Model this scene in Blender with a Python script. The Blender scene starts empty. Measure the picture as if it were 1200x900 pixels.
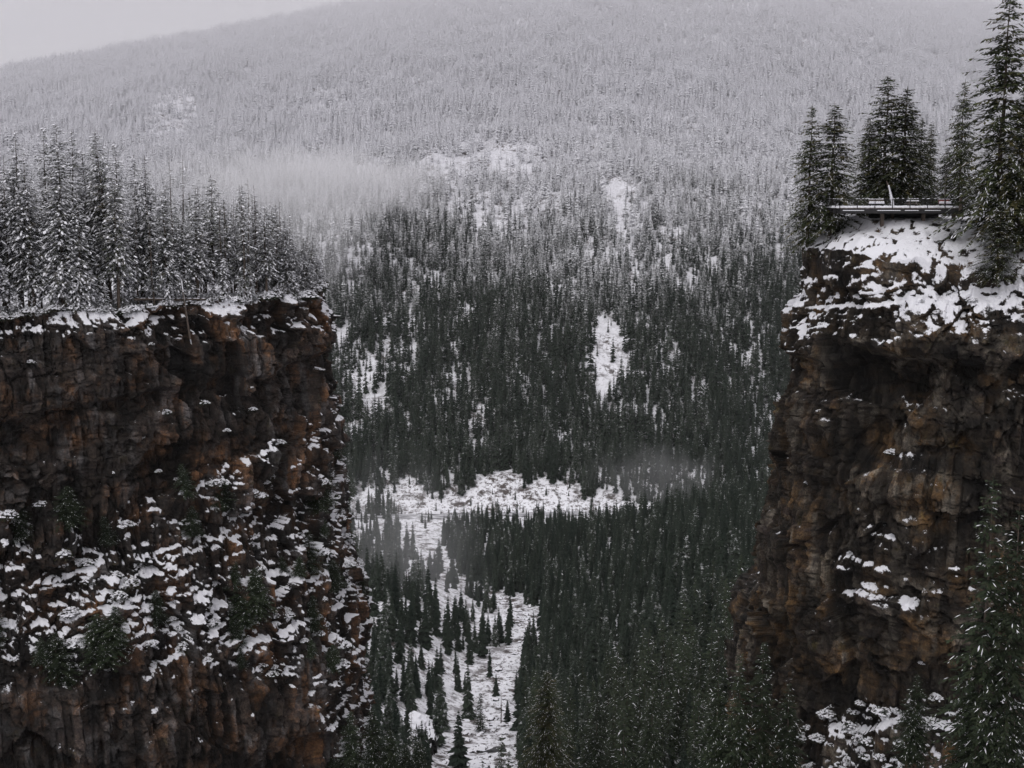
import bpy, math, random
import numpy as np
from mathutils import Vector, Matrix
R = math.radians
random.seed(7); rng = np.random.default_rng(7)
scene = bpy.context.scene
COL = scene.collection

# ------------------------------------------------------------------ camera
PITCH = R(8.8); F = 1449.0; CX, CY = 600.0, 450.0
cam_d = bpy.data.cameras.new('camera'); cam = bpy.data.objects.new('camera', cam_d); COL.objects.link(cam)
cam_d.sensor_width = 36; cam_d.lens = 36*F/1200; cam_d.clip_start = 1; cam_d.clip_end = 20000
cam.location = (0, 0, 0); cam.rotation_euler = (R(90)-PITCH, 0, 0); scene.camera = cam
def ray(px, py):
    a = (px-CX)/F; b = (CY-py)/F
    return np.array([a, math.cos(PITCH)+b*math.sin(PITCH), -math.sin(PITCH)+b*math.cos(PITCH)])
def at(px, py, Y):
    d = ray(px, py); return d*(Y/d[1])
def proj(P):
    P = np.asarray(P, float)
    x, y, z = P[..., 0], P[..., 1], P[..., 2]
    dep = y*math.cos(PITCH)-z*math.sin(PITCH); up = y*math.sin(PITCH)+z*math.cos(PITCH)
    dep = np.where(dep < 1, 1, dep)
    return CX+F*x/dep, CY-F*up/dep, dep

# ------------------------------------------------------------------ numpy noise
_perm = rng.permutation(256); _perm = np.concatenate([_perm]*3)
_g = rng.normal(size=(256, 3)); _g /= np.linalg.norm(_g, axis=1)[:, None]
def pnoise(x, y, z=0.0):
    x, y, z = np.broadcast_arrays(np.asarray(x, float), np.asarray(y, float), np.asarray(z, float))
    xi = np.floor(x).astype(int); yi = np.floor(y).astype(int); zi = np.floor(z).astype(int)
    xf, yf, zf = x-xi, y-yi, z-zi
    xi &= 255; yi &= 255; zi &= 255
    f = lambda t: t*t*t*(t*(t*6-15)+10)
    u, v, w = f(xf), f(yf), f(zf)
    def gr(i, j, k):
        h = _perm[_perm[_perm[xi+i]+yi+j]+zi+k]
        g = _g[h]
        return g[..., 0]*(xf-i)+g[..., 1]*(yf-j)+g[..., 2]*(zf-k)
    l = lambda a, b, t: a+(b-a)*t
    return 1.6*l(l(l(gr(0,0,0), gr(1,0,0), u), l(gr(0,1,0), gr(1,1,0), u), v),
             l(l(gr(0,0,1), gr(1,0,1), u), l(gr(0,1,1), gr(1,1,1), u), v), w)
def fbm(x, y, z=0.0, o=4):
    s = 0; a = 1; n = 0
    for i in range(o):
        s = s+a*pnoise(np.asarray(x)*2**i+17*i, np.asarray(y)*2**i+5*i, np.asarray(z)*2**i+9*i); n += a; a *= .5
    return s/n
def worley(x, y, z, ks=(0,)):
    """value per cell and edge distance of a jittered cell pattern"""
    xi = np.floor(x).astype(int); yi = np.floor(y).astype(int); zi = np.floor(z).astype(int)
    b1 = np.full(x.shape, 9.); b2 = b1.copy(); val = np.zeros(x.shape); tilt = np.zeros(x.shape)
    for i in (-1, 0, 1):
        for j in (-1, 0, 1):
            for k in ks:
                h = _perm[_perm[_perm[(xi+i) & 255]+((yi+j) & 255)]+((zi+k) & 255)]
                cx = xi+i+.5+.45*_g[h, 0]; cy = yi+j+.5+.45*_g[h, 1]; cz = zi+k+.5+.45*_g[h, 2]
                d = (x-cx)**2+(y-cy)**2+(z-cz)**2
                m = d < b1
                b2 = np.where(m, b1, np.minimum(b2, d))
                b1 = np.where(m, d, b1); val = np.where(m, h/255., val)
                tilt = np.where(m, (x-cx)*_g[(h+7) % 256, 0]+(z-cz)*_g[(h+7) % 256, 2]+(y-cy)*_g[(h+7) % 256, 1], tilt)
    return val, np.sqrt(b2)-np.sqrt(b1), tilt
def sstep(a, b, x):
    t = np.clip((np.asarray(x, float)-a)/(b-a), 0, 1); return t*t*(3-2*t)

# ------------------------------------------------------------------ objects
def tag(o, label=None, cat=None, group=None, kind=None):
    if label: o['label'] = label
    if cat: o['category'] = cat
    if group: o['group'] = group
    if kind: o['kind'] = kind
    return o
def empty(name, loc=(0,0,0), rz=0):
    o = bpy.data.objects.new(name, None); COL.objects.link(o); o.location = loc; o.rotation_euler = (0,0,rz)
    o.empty_display_size = .5; return o
def link(name, me, parent=None):
    o = bpy.data.objects.new(name, me); COL.objects.link(o)
    if parent is not None: o.parent = parent
    return o
def copy_tree(o, parent=None, name=None):
    c = o.copy(); COL.objects.link(c); c.parent = parent
    for ch in list(KIDS.get(o.name, [])):
        d = ch.copy(); COL.objects.link(d); d.parent = c
        for g in KIDS.get(ch.name, []):
            e = g.copy(); COL.objects.link(e); e.parent = d
    return c
KIDS = {}
def part(name, me, parent):
    o = link(name, me, parent); KIDS.setdefault(parent.name, []).append(o); return o
def mesh_np(name, V, faces4, mats, smooth=False, attrs=None, midx=None):
    me = bpy.data.meshes.new(name)
    V = np.asarray(V, np.float32); Fa = np.asarray(faces4, np.int32)
    n = Fa.shape[1]
    me.vertices.add(len(V)); me.vertices.foreach_set('co', V.ravel())
    me.loops.add(Fa.size); me.loops.foreach_set('vertex_index', Fa.ravel())
    me.polygons.add(len(Fa)); me.polygons.foreach_set('loop_start', np.arange(0, Fa.size, n, dtype=np.int32))
    me.polygons.foreach_set('loop_total', np.full(len(Fa), n, np.int32))
    if midx is not None: me.polygons.foreach_set('material_index', np.asarray(midx, np.int32))
    me.polygons.foreach_set('use_smooth', np.full(len(Fa), smooth))
    for m in mats: me.materials.append(m)
    for k, v in (attrs or {}).items():
        a = me.attributes.new(k, 'FLOAT', 'POINT'); a.data.foreach_set('value', np.asarray(v, np.float32).ravel())
    me.update(calc_edges=True); me.validate(); return me
def grid_faces(nr, nc):
    i = np.arange(nr-1)[:, None]*nc+np.arange(nc-1)[None, :]; i = i.ravel()
    return np.stack([i, i+1, i+nc+1, i+nc], 1)
class MB:
    def __init__(s): s.v = []; s.f = []
    def add(s, vs, fs):
        n = len(s.v); s.v.extend([tuple(v) for v in vs]); s.f.extend([tuple(i+n for i in f) for f in fs])
    def box(s, c, d, rz=0, rx=0, ry=0):
        M = Matrix.Rotation(rz, 3, 'Z') @ Matrix.Rotation(ry, 3, 'Y') @ Matrix.Rotation(rx, 3, 'X')
        vs = [Vector(c)+M @ Vector((a*d[0]/2, b*d[1]/2, e*d[2]/2)) for a in (-1,1) for b in (-1,1) for e in (-1,1)]
        s.add(vs, [(0,1,3,2),(4,6,7,5),(0,4,5,1),(2,3,7,6),(0,2,6,4),(1,5,7,3)])
    def tube(s, pts, rad, n=6):
        pts = [Vector(p) for p in pts]; rings = []
        for i, p in enumerate(pts):
            t = (pts[min(i+1, len(pts)-1)]-pts[max(i-1, 0)]).normalized()
            a = t.cross(Vector((0,1,0)) if abs(t.y) < .9 else Vector((1,0,0))).normalized(); b = t.cross(a)
            r = rad[i] if hasattr(rad, '__len__') else rad
            rings.append([p+(a*math.cos(k*2*math.pi/n)+b*math.sin(k*2*math.pi/n))*r for k in range(n)])
        vs = [v for r_ in rings for v in r_]; fs = []
        for i in range(len(pts)-1):
            for k in range(n):
                fs.append((i*n+k, i*n+(k+1) % n, (i+1)*n+(k+1) % n, (i+1)*n+k))
        fs.append(tuple(range(n-1, -1, -1))); fs.append(tuple(range((len(pts)-1)*n, len(pts)*n)))
        s.add(vs, fs)
    def dome(s, c, a, b, h, rz=0, slope=0, n=7, j=.25, dr=(0,0,0)):
        """an uneven snow lump: half axes a (along rz) and b, height h"""
        ca, sa = math.cos(rz), math.sin(rz); vs = []
        for k in range(n):
            t = k*2*math.pi/n; q = 1+random.uniform(-j, j)
            x, y = a*q*math.cos(t), b*q*math.sin(t)
            vs.append((c[0]+x*ca-y*sa, c[1]+x*sa+y*ca, c[2]+x*slope-.15*h))
        for k in range(n):
            t = (k+.5)*2*math.pi/n; q = .62+random.uniform(-j, j)*.5
            x, y = a*q*math.cos(t), b*q*math.sin(t)
            vs.append((c[0]+x*ca-y*sa, c[1]+x*sa+y*ca, c[2]+x*slope+h*.75))
        vs.append((c[0], c[1], c[2]+h)); vs.append((c[0], c[1], c[2]-.5*h))
        fs = []
        for k in range(n):
            k2 = (k+1) % n
            fs += [(k, k2, n+k), (k2, n+k2, n+k), (n+k, n+k2, 2*n), (k2, k, 2*n+1)]
        s.add(vs, fs)
    def mesh(s, name, mats, smooth=False):
        me = bpy.data.meshes.new(name); me.from_pydata(s.v, [], s.f)
        for m in (mats if isinstance(mats, (list, tuple)) else [mats]): me.materials.append(m)
        if smooth: me.polygons.foreach_set('use_smooth', [True]*len(me.polygons))
        me.update(); return me

# ------------------------------------------------------------------ materials
def newmat(name, rough=.85, spec=.2):
    m = bpy.data.materials.new(name); m.use_nodes = True; nt = m.node_tree
    b = nt.nodes['Principled BSDF']; b.inputs['Roughness'].default_value = rough
    b.inputs['Specular IOR Level'].default_value = spec
    return m, nt, b
def N(nt, t, **kw):
    n = nt.nodes.new(t)
    for k, v in kw.items(): setattr(n, k, v)
    return n
def texc(nt, scale=(1,1,1), world=True):
    if world: src = N(nt, 'ShaderNodeNewGeometry').outputs['Position']
    else: src = N(nt, 'ShaderNodeTexCoord').outputs['Object']
    mp = N(nt, 'ShaderNodeMapping'); nt.links.new(src, mp.inputs[0]); mp.inputs['Scale'].default_value = scale
    return mp.outputs[0]
def noise(nt, vec, scale, detail=4, rough=.55):
    n = N(nt, 'ShaderNodeTexNoise'); n.inputs['Scale'].default_value = scale
    n.inputs['Detail'].default_value = detail; n.inputs['Roughness'].default_value = rough
    nt.links.new(vec, n.inputs['Vector']); return n.outputs['Fac']
def ramp(nt, fac, stops, interp='LINEAR'):
    r = N(nt, 'ShaderNodeValToRGB'); r.color_ramp.interpolation = interp
    while len(r.color_ramp.elements) < len(stops): r.color_ramp.elements.new(.5)
    for e, (p, c) in zip(r.color_ramp.elements, stops):
        e.position = p; e.color = (c[0], c[1], c[2], 1) if hasattr(c, '__len__') else (c, c, c, 1)
    nt.links.new(fac, r.inputs[0]); return r.outputs[0]
def mix(nt, fac, a, b, typ='MIX'):
    m = N(nt, 'ShaderNodeMix', data_type='RGBA', blend_type=typ)
    for s, v in ((m.inputs[0], fac), (m.inputs[6], a), (m.inputs[7], b)):
        if hasattr(v, 'is_output'): nt.links.new(v, s)
        elif isinstance(v, (int, float)): s.default_value = v
        else: s.default_value = (*v, 1)
    return m.outputs[2]
def math_(nt, op, a, b=0.0, clamp=False):
    m = N(nt, 'ShaderNodeMath', operation=op, use_clamp=clamp)
    for s, v in ((m.inputs[0], a), (m.inputs[1], b)):
        if hasattr(v, 'is_output'): nt.links.new(v, s)
        else: s.default_value = v
    return m.outputs[0]
def bump(nt, bs, h, strength, dist):
    b = N(nt, 'ShaderNodeBump'); b.inputs['Strength'].default_value = strength; b.inputs['Distance'].default_value = dist
    nt.links.new(h, b.inputs['Height']); nt.links.new(b.outputs[0], bs.inputs['Normal'])
SNOW = (.78, .78, .82)

def mat_snow():
    m, nt, b = newmat('snow', .6, .3); v = texc(nt)
    nt.links.new(mix(nt, noise(nt, v, 1.5), (.70,.70,.745), (.82,.82,.85)), b.inputs['Base Color'])
    bump(nt, b, noise(nt, v, 5), .4, .1); return m
def mat_foliage(name, c1, c2, c3=None, frost=None):
    m, nt, b = newmat(name, .8, .15); v = texc(nt, world=False)
    oi = N(nt, 'ShaderNodeObjectInfo').outputs['Random']
    c = mix(nt, ramp(nt, noise(nt, v, 1.3, 5), [(.35, 0), (.65, 1)]), c1, c2)
    if c3: c = mix(nt, ramp(nt, noise(nt, v, .35, 2), [(.5, 0), (.68, 1)]), c, c3)
    hs = N(nt, 'ShaderNodeHueSaturation'); nt.links.new(c, hs.inputs['Color'])
    mr = N(nt, 'ShaderNodeMapRange'); nt.links.new(oi, mr.inputs[0]); mr.inputs[3].default_value = .7; mr.inputs[4].default_value = 1.35
    nt.links.new(mr.outputs[0], hs.inputs['Value']); c = hs.outputs[0]
    if frost:
        c = mix(nt, ramp(nt, noise(nt, texc(nt), 1.7, 4, .65), [(frost-.06, 0), (frost+.10, .85)]), c, (.58,.58,.62))
    nt.links.new(c, b.inputs['Base Color'])
    return m
def mat_bark(name='bark', c1=(.05,.038,.03), c2=(.13,.105,.09)):
    m, nt, b = newmat(name, .95, .1); v = texc(nt, (6,6,.8), False)
    f = noise(nt, v, 1.5, 5); nt.links.new(mix(nt, f, c1, c2), b.inputs['Base Color']); bump(nt, b, f, .6, .05)
    return m
def mat_rock(name, dark, mid, rust, grey, moss, streak=.5):
    m, nt, b = newmat(name, .9, .25)
    v = texc(nt); vs = texc(nt, (1, 1, .13)); vh = texc(nt, (.16, .16, 1.7))
    c = mix(nt, ramp(nt, noise(nt, v, .5, 9, .68), [(.36, 0), (.62, 1)]), dark, mid)
    c = mix(nt, ramp(nt, noise(nt, v, .17, 7, .65), [(.48, 0), (.66, .85)]), c, rust)
    c = mix(nt, ramp(nt, noise(nt, vs, .55, 7, .62), [(.50, 0), (.66, .9)]), c, grey)
    c = mix(nt, ramp(nt, noise(nt, vs, 1.1, 6, .6), [(.52, 0), (.70, streak)]), c, (.012,.010,.009))
    c = mix(nt, ramp(nt, noise(nt, vh, .7, 6, .6), [(.50, 0), (.66, .85)]), c, (.016,.012,.011))
    c = mix(nt, ramp(nt, noise(nt, v, .33, 7, .7), [(.60, 0), (.72, .8)]), c, moss)
    fine = noise(nt, v, 4, 6, .7)
    bl = N(nt, 'ShaderNodeAttribute', attribute_name='block').outputs['Fac']
    c = mix(nt, 1.0, c, ramp(nt, bl, [(0.05, .18), (.45, .85), (.9, 2.1)]), 'MULTIPLY')
    c = mix(nt, 1.0, c, ramp(nt, noise(nt, v, .14, 5, .6), [(.38, .28), (.62, 1.5)]), 'MULTIPLY')
    c = mix(nt, 1.0, c, ramp(nt, fine, [(.3, .35), (.7, 1.7)]), 'MULTIPLY')
    at_ = N(nt, 'ShaderNodeAttribute', attribute_name='snow').outputs['Fac']
    br = math_(nt, 'SUBTRACT', noise(nt, v, 2.2, 5, .65), .5)
    s = math_(nt, 'ADD', at_, math_(nt, 'MULTIPLY', br, 1.3))
    sf = ramp(nt, s, [(.41, 0), (.60, 1)])
    c = mix(nt, sf, c, SNOW)
    nt.links.new(c, b.inputs['Base Color'])
    bump(nt, b, noise(nt, v, 2.5, 8, .7), .9, .35)
    return m
def mat_ground():
    m, nt, b = newmat('snowy_ground', .8, .2); v = texc(nt)
    rk = ramp(nt, noise(nt, v, .09, 8, .75), [(.50, 0), (.58, 1)])
    rk2 = ramp(nt, noise(nt, v, .35, 6, .7), [(.54, 0), (.60, 1)])
    br = N(nt, 'ShaderNodeAttribute', attribute_name='bare').outputs['Fac']
    k = math_(nt, 'MULTIPLY', math_(nt, 'MAXIMUM', rk, rk2), br, True)
    rc = mix(nt, noise(nt, v, .2, 6), (.045,.035,.032), (.11,.095,.09))
    c = mix(nt, k, SNOW, rc)
    rd = N(nt, 'ShaderNodeAttribute', attribute_name='road').outputs['Fac']
    c = mix(nt, rd, c, (.07,.07,.075))
    nt.links.new(c, b.inputs['Base Color']); bump(nt, b, noise(nt, v, .4, 7, .65), .8, 1.5)
    return m
def mat_forest():
    """far conifers: dark green needles, snow and rime above the snow line, whitened further high up as painted cloud haze"""
    m, nt, b = newmat('distant_conifer_needles', .85, .1)
    g = N(nt, 'ShaderNodeNewGeometry'); sp = N(nt, 'ShaderNodeSeparateXYZ'); nt.links.new(g.outputs['Position'], sp.inputs[0])
    nz = N(nt, 'ShaderNodeSeparateXYZ'); nt.links.new(g.outputs['Normal'], nz.inputs[0])
    oi = N(nt, 'ShaderNodeObjectInfo').outputs['Random']
    v = texc(nt)
    green = mix(nt, oi, (.012,.019,.014), (.030,.039,.028))
    patch = math_(nt, 'MULTIPLY', math_(nt, 'SUBTRACT', noise(nt, texc(nt, (1,1,1)), .006, 4), .5), 200)
    z = math_(nt, 'ADD', sp.outputs['Z'], patch)
    mr = N(nt, 'ShaderNodeMapRange'); nt.links.new(z, mr.inputs[0])
    mr.inputs[1].default_value = -165; mr.inputs[2].default_value = 500; mr.inputs[3].default_value = 0.0; mr.inputs[4].default_value = 2.1  # snow rises with height; the extra white high up stands in for cloud haze
    amt = mr.outputs[0]
    up = math_(nt, 'MULTIPLY', math_(nt, 'ABSOLUTE', nz.outputs['Z']), .55)
    s = math_(nt, 'ADD', math_(nt, 'ADD', amt, up), math_(nt, 'MULTIPLY', math_(nt, 'SUBTRACT', noise(nt, v, .45, 3, .7), .5), 1.3))
    s = math_(nt, 'ADD', s, math_(nt, 'MULTIPLY', math_(nt, 'SUBTRACT', oi, .5), .35))
    sf = ramp(nt, s, [(.60, 0), (.95, .99)])
    nt.links.new(mix(nt, sf, green, (.80,.80,.83)), b.inputs['Base Color'])
    return m
def plain(name, c1, c2, sc=3, rough=.8):
    m, nt, b = newmat(name, rough, .3); v = texc(nt, (1,1,1), False)
    nt.links.new(mix(nt, noise(nt, v, sc, 5), c1, c2), b.inputs['Base Color']); return m

M_snow = mat_snow()
M_green = mat_foliage('conifer_needles', (.028,.036,.020), (.055,.062,.032), (.075,.058,.030), .51)
M_dark = mat_foliage('dark_conifer_needles', (.014,.022,.013), (.034,.044,.022), None, .70)
M_right = mat_foliage('fir_needles', (.026,.038,.018), (.062,.068,.028), (.080,.068,.028), .69)
M_brush = mat_foliage('brush_twigs', (.022,.026,.014), (.050,.044,.028))
M_bark = mat_bark()
M_greywood = mat_bark('weathered_wood', (.10,.09,.085), (.22,.20,.19))
M_rockL = mat_rock('basalt', (.012,.010,.009), (.034,.025,.020), (.095,.046,.021), (.078,.074,.074), (.036,.030,.013), .6)
M_rockR = mat_rock('mossy_basalt', (.010,.008,.007), (.030,.023,.016), (.072,.040,.015), (.105,.092,.074), (.042,.033,.010), .8)
M_ground = mat_ground()
M_forest = mat_forest()
M_boulder = mat_rock('boulder_rock', (.03,.028,.027), (.07,.063,.06), (.08,.06,.05), (.11,.11,.11), (.05,.05,.045), .3)

# ------------------------------------------------------------------ terrain
FY = [-600, 0, 100, 160, 300, 450, 560, 750, 1000, 1200]
FZ = [-60, -95, -103, -114, -172, -224, -250, -268, -283, -292]
def creek_x(y): return np.interp(y, [300, 455, 610, 790, 970, 1100], [-8, -9, -4, 4, -62, -80])
def skyline(x):
    return np.interp(x, [-6000, -3500, -2600, -1450, -480, 200, 900, 1300, 2200, 3500, 6000],
                     [120, 130, 190, 312, 486, 640, 588, 500, 380, 230, 130])
BASEY = 1190.0; TOPY = 3600.0
def height(x, y):
    x = np.asarray(x, float); y = np.asarray(y, float)
    z = np.interp(y, FY, FZ)
    dx = x-creek_x(y)
    wr = sstep(250, 420, y)*(1-sstep(760, 1010, y))
    z = z+wr*(58*sstep(12, 125, dx)+40*sstep(120, 260, dx))
    wl = sstep(250, 420, y)*(1-sstep(700, 950, y))
    z = z+wl*(22*sstep(14, 70, -dx)+30*sstep(70, 170, -dx))
    z = z+sstep(60, 300, np.abs(dx))*fbm(x/150, y/150, 3.1, 3)*14*sstep(200, 500, y)*(1-sstep(1000, 1200, y))
    z = z+fbm(x/14, y/14, 1.1, 4)*1.6*sstep(200, 400, y)
    # snowy bank above the road
    z = z+30*sstep(1085, 1165, y+10*fbm(x/30, 0, 0, 2))
    t = (y-BASEY-25*fbm(x/160, 0.5, 0, 3))/(TOPY-BASEY)
    tt = np.clip(t, 0, 1)
    Hs = skyline(x*TOPY/np.clip(y, 2500, TOPY+10))
    prof = .80*tt+.20*np.sin(tt*math.pi/2)**.9
    zm = (Hs+292)*prof
    rid = fbm(x/260+.15*fbm(x/90, y/90, 0, 2), y/900, 7.7, 5)*46+fbm(x/75, y/190, 2.2, 3)*13
    zm = zm+rid*sstep(0, .12, t)*(1-.75*sstep(.6, 1, t))
    back = np.clip((y-TOPY)/1800, 0, 1)
    zm = zm*(1-sstep(0, 1, back)*.9)
    return z+np.where(t > 0, zm, 0)
def inpoly(px, py, poly):
    ins = np.zeros(px.shape, bool); n = len(poly)
    for i in range(n):
        x1_, y1_ = poly[i]; x2_, y2_ = poly[(i+1) % n]
        c = ((y1_ > py) != (y2_ > py)) & (px < (x2_-x1_)*(py-y1_)/((y2_-y1_)+1e-9)+x1_); ins ^= c
    return ins
CREEK = [(505,960),(512,880),(548,842),(575,800),(585,770),(598,752),(600,735),(590,712),(560,700),(540,690),(515,668),(487,655),(470,630),(462,612),(520,612),(520,640),(535,668),(560,685),(600,700),(632,712),(632,735),(618,760),(604,790),(606,840),(610,900),(616,960)]
CLEAR = [(464,606),(466,575),(472,561),(486,566),(505,585),(522,588),(527,560),(533,562),(537,583),(560,575),(561,553),(570,560),(585,552),(610,556),(612,574),(628,566),(655,566),(672,568),(682,585),(694,586),(703,574),(722,582),(745,590),(768,592),(766,604),(748,612),(718,610),(680,612),(640,606),(600,612),(560,612),(525,606)]
def build_terrain():
    ys = np.concatenate([np.linspace(-600, 200, 20), np.linspace(215, 1250, 330), 1250+np.cumsum(np.linspace(4, 14, 280)), ])
    ys = np.concatenate([ys, np.linspace(ys[-1]+40, 6200, 30)])
    a = np.linspace(-1, 1, 620); a = np.sign(a)*(.55*np.abs(a)+.75*np.abs(a)**4*1.6)
    X = a[None, :]*np.maximum(ys[:, None]+500, 900)*.95; Y = ys[:, None]+0*X
    Z = height(X, Y)
    V = np.stack([X, Y, Z], -1).reshape(-1, 3)
    px, py, dep = proj(V)
    dx = np.abs(X-creek_x(Y)).ravel()
    bare = .25+.75*sstep(.0, .3, fbm(V[:, 0]/40, V[:, 1]/40, 4, 3)+.1)
    bare = np.where(V[:, 1] < 1180, np.maximum(bare, .75), bare)
    bare = np.where(inpoly(px, py, CREEK) | inpoly(px, py, CLEAR), 1.0, bare)
    # brown scrub and rock where the bank is cut
    me = mesh_np('ground', V, grid_faces(*X.shape), [M_ground], True, {'bare': bare, 'road': np.zeros(len(V))})
    tag(link('ground', me), kind='structure')
build_terrain()

# ------------------------------------------------------------------ cliffs
CL = {}
OVER = {'left_cliff': [(-31,9,2.6,1),(-22,4,1.3,2),(-88,10,2.0,3)], 'right_cliff': [(-27,9,2.8,4),(-44,6,1.6,5),(-18,3,1.0,6)]}
def build_cliff(name, plan, fan, ztop, zbot, prof, mat, snowfun, plateau, fine, seed, inner=45):
    P = np.array(plan, float); seg = np.linalg.norm(np.diff(P, axis=0), axis=1); S = np.concatenate([[0], np.cumsum(seg)])
    # smooth plan curve
    s = [0.0]
    while s[-1] < S[-1]:
        x = np.interp(s[-1], S, P[:, 0]); y = np.interp(s[-1], S, P[:, 1])
        px = CX+F*x/y
        s.append(s[-1]+(fine if fine_ok(px, y) else 1.2))
    s = np.array(s)
    sm = lambda k: np.mean([np.interp(np.clip(s+o, 0, S[-1]), S, P[:, k]) for o in np.linspace(-7, 7, 15)], axis=0)
    bx, by = sm(0), sm(1)
    tx, ty = np.gradient(bx, s), np.gradient(by, s); L = np.hypot(tx, ty); nx, ny = -ty/L, tx/L   # outward side
    sg = np.sign((bx-fan[0])*nx+(by-fan[1])*ny); nx *= sg; ny *= sg
    zs = np.concatenate([np.arange(0, zbot-ztop, -fine)[:], [zbot-ztop]])
    zt = ztop+2.4*fbm(s/8, seed, 0, 4)+(3.2*sstep(55, 46, bx)*sstep(215, 190, by) if name == 'right_cliff' else 0)
    # face rows
    Zf = zt[None, :]+zs[:, None]; Sf = np.broadcast_to(s[None, :], Zf.shape)
    out = prof(Sf, Zf, bx[None, :]+0*Zf)
    X = bx[None, :]+nx[None, :]*out; Y = by[None, :]+ny[None, :]*out
    q = seed*13.7
    deep = -(Zf-ztop)
    d = 1.7*fbm(Sf/16+q, Zf/20, 0.3*seed, 3)
    d += .6*fbm(Sf/5+q, Zf/8, seed, 3)
    cr1 = sstep(.055, 0, np.abs(fbm(Sf/4.5+q+3, Zf/9, 1.5, 4))); cr2 = sstep(.05, 0, np.abs(fbm(Sf/9+q+9, Zf/3.2, 4.5, 4)))
    d -= .5*cr1+.35*cr2
    w, e, t = worley(Sf/5.2+.3*fbm(Sf/4, Zf/4, q, 2), Zf/7.+seed*0, 0*Sf+seed+.5); d += (w-.5)*2.7+t*1.1
    colz = sstep(-.16, .06, fbm(Sf/24+q, Zf/13, 2+seed, 3))          # zones of tall columns
    w2, e2, t2 = worley(Sf/1.7+.5*fbm(Sf/3, Zf/3, q+2, 4), Zf/1.5+.8*fbm(Sf/3, Zf/3, q+5, 4), 0*Sf+seed+7.5)
    wc, ec, tc_ = worley(Sf/.95+.35*fbm(Sf/5, Zf/6, q+2, 3), Zf/6.5+.5*fbm(Sf/2, Zf/5, q, 2), 0*Sf+seed+2.5)
    d += (1-colz)*((w2-.5)*.9+t2*.8)+colz*((wc-.5)*.8+tc_*.5-.25*sstep(.15, 0, ec))
    for zc, th, am, se in OVER[name]:                                  # undercut bands
        zz_ = zc+1.6*fbm(Sf/7, se+q, 0, 3)+.06*(Sf-60)
        d -= am*sstep(zz_+.5, zz_-.7, Zf)*sstep(zz_-th, zz_-.3*th, Zf)*(.55+.9*fbm(Sf/6, se, q, 3))
    cellv = (.6*((1-colz)*w2+colz*wc)+.4*w)*(1-.5*np.maximum.reduce([cr1, cr2, .8*(1-colz)*sstep(.07, 0, e2), .8*colz*sstep(.08, 0, ec)]))
    w3, e3, t3 = worley(Sf/.55, Zf/.8, 0*Sf+seed+3.5); d += (w3-.5)*.28
    # ledges
    for per, amp, se in ((9.5, 1.5, 1), (3.7, 1.0, 2), (1.3, .55, 3), (.62, .22, 4)):
        wz = -Zf/per+.12*Sf/per*.6+.55*fbm(Sf/(per*2.2), Zf/(per*2.2), se+q, 3)
        fr = wz-np.floor(wz); led = np.where(fr < .08, fr/.08, 1-(fr-.08)/.92)
        d += .62*amp*led*sstep(.0, .35, fbm(Sf/7, Zf/5, se*3+q, 3))
    # columns
    d += .45*np.abs(fbm(Sf/1.9, Zf/14, 5+q, 3))*sstep(-.1, .2, fbm(Sf/20, Zf/15, 9+q, 2))
    d += .16*fbm(Sf/.7, Zf/.7, q+1, 3)+.22*np.abs(fbm(Sf/2.2, Zf/1.1, q+6, 4))
    fade = sstep(0, 2.5, deep+.6); d = d*(.35+.65*fade)
    X = X+nx[None, :]*d; Y = Y+ny[None, :]*d; Z = Zf+.35*fbm(Sf/2.1, Zf/2.1, 4+q, 3)
    # plateau rows
    tr = np.concatenate([np.linspace(1, 0, inner)])[:-1]**1.8
    ex, ey, ez = X[0], Y[0], Z[0]
    Xp = ex+(fan[0]-ex)*tr[:, None]; Yp = ey+(fan[1]-ey)*tr[:, None]
    dist = np.clip(np.hypot(bx-fan[0], by-fan[1])-np.hypot(Xp-fan[0], Yp-fan[1]), 0, None)
    Zp = ez*(1-sstep(0, 6, dist))+ztop*sstep(0, 6, dist)+plateau(Xp, Yp, dist)
    Zp += sstep(0, 4, dist)*.8*fbm(Xp/6, Yp/6, q, 4)+.25*sstep(0, 2, dist)*fbm(Xp/1.2, Yp/1.2, q, 3)
    X = np.vstack([Xp, X]); Y = np.vstack([Yp, Y]); Z = np.vstack([Zp, Z])
    V = np.stack([X, Y, Z], -1)
    # normals
    du = np.gradient(V, axis=1); dv = np.gradient(V, axis=0); n = np.cross(du, dv)
    n /= np.linalg.norm(n, axis=-1)[..., None]+1e-9
    npr = len(tr)
    nz = n[..., 2]
    if np.median(nz[:npr]) < 0: nz = -nz; n = -n
    nb = nz.copy()
    for _ in range(1):
        nb[1:-1] = (nb[:-2]+2*nb[1:-1]+nb[2:])/4; nb[:, 1:-1] = (nb[:, :-2]+2*nb[:, 1:-1]+nb[:, 2:])/4
    sn = snowfun(V, .85*nb+.15*nz, npr)
    V2 = V.copy(); V2[..., 2] += .16*np.clip(sn, 0, 1)*(sn > .5)
    fc = grid_faces(*X.shape)
    if n[npr+50, X.shape[1]//2, 1]*0 == 0:
        v = V2.reshape(-1, 3); k = fc[len(fc)//8]; nn = np.cross(v[k[1]]-v[k[0]], v[k[2]]-v[k[0]])
        if nn[2] < 0 and False: fc = fc[:, ::-1]
    me = mesh_np(name, V2.reshape(-1, 3), fc, [mat], False, {'snow': sn.ravel(), 'block': np.vstack([np.full(Xp.shape, .5), cellv]).ravel()})
    tag(link(name, me), kind='structure')
    px, py, dep = proj(V2); CL[name] = (V2, px, py, nz, sn, n, npr)
    print(name, X.shape)
def fine_ok(px, y): return -60 < px < 1260 and y < 235

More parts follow.
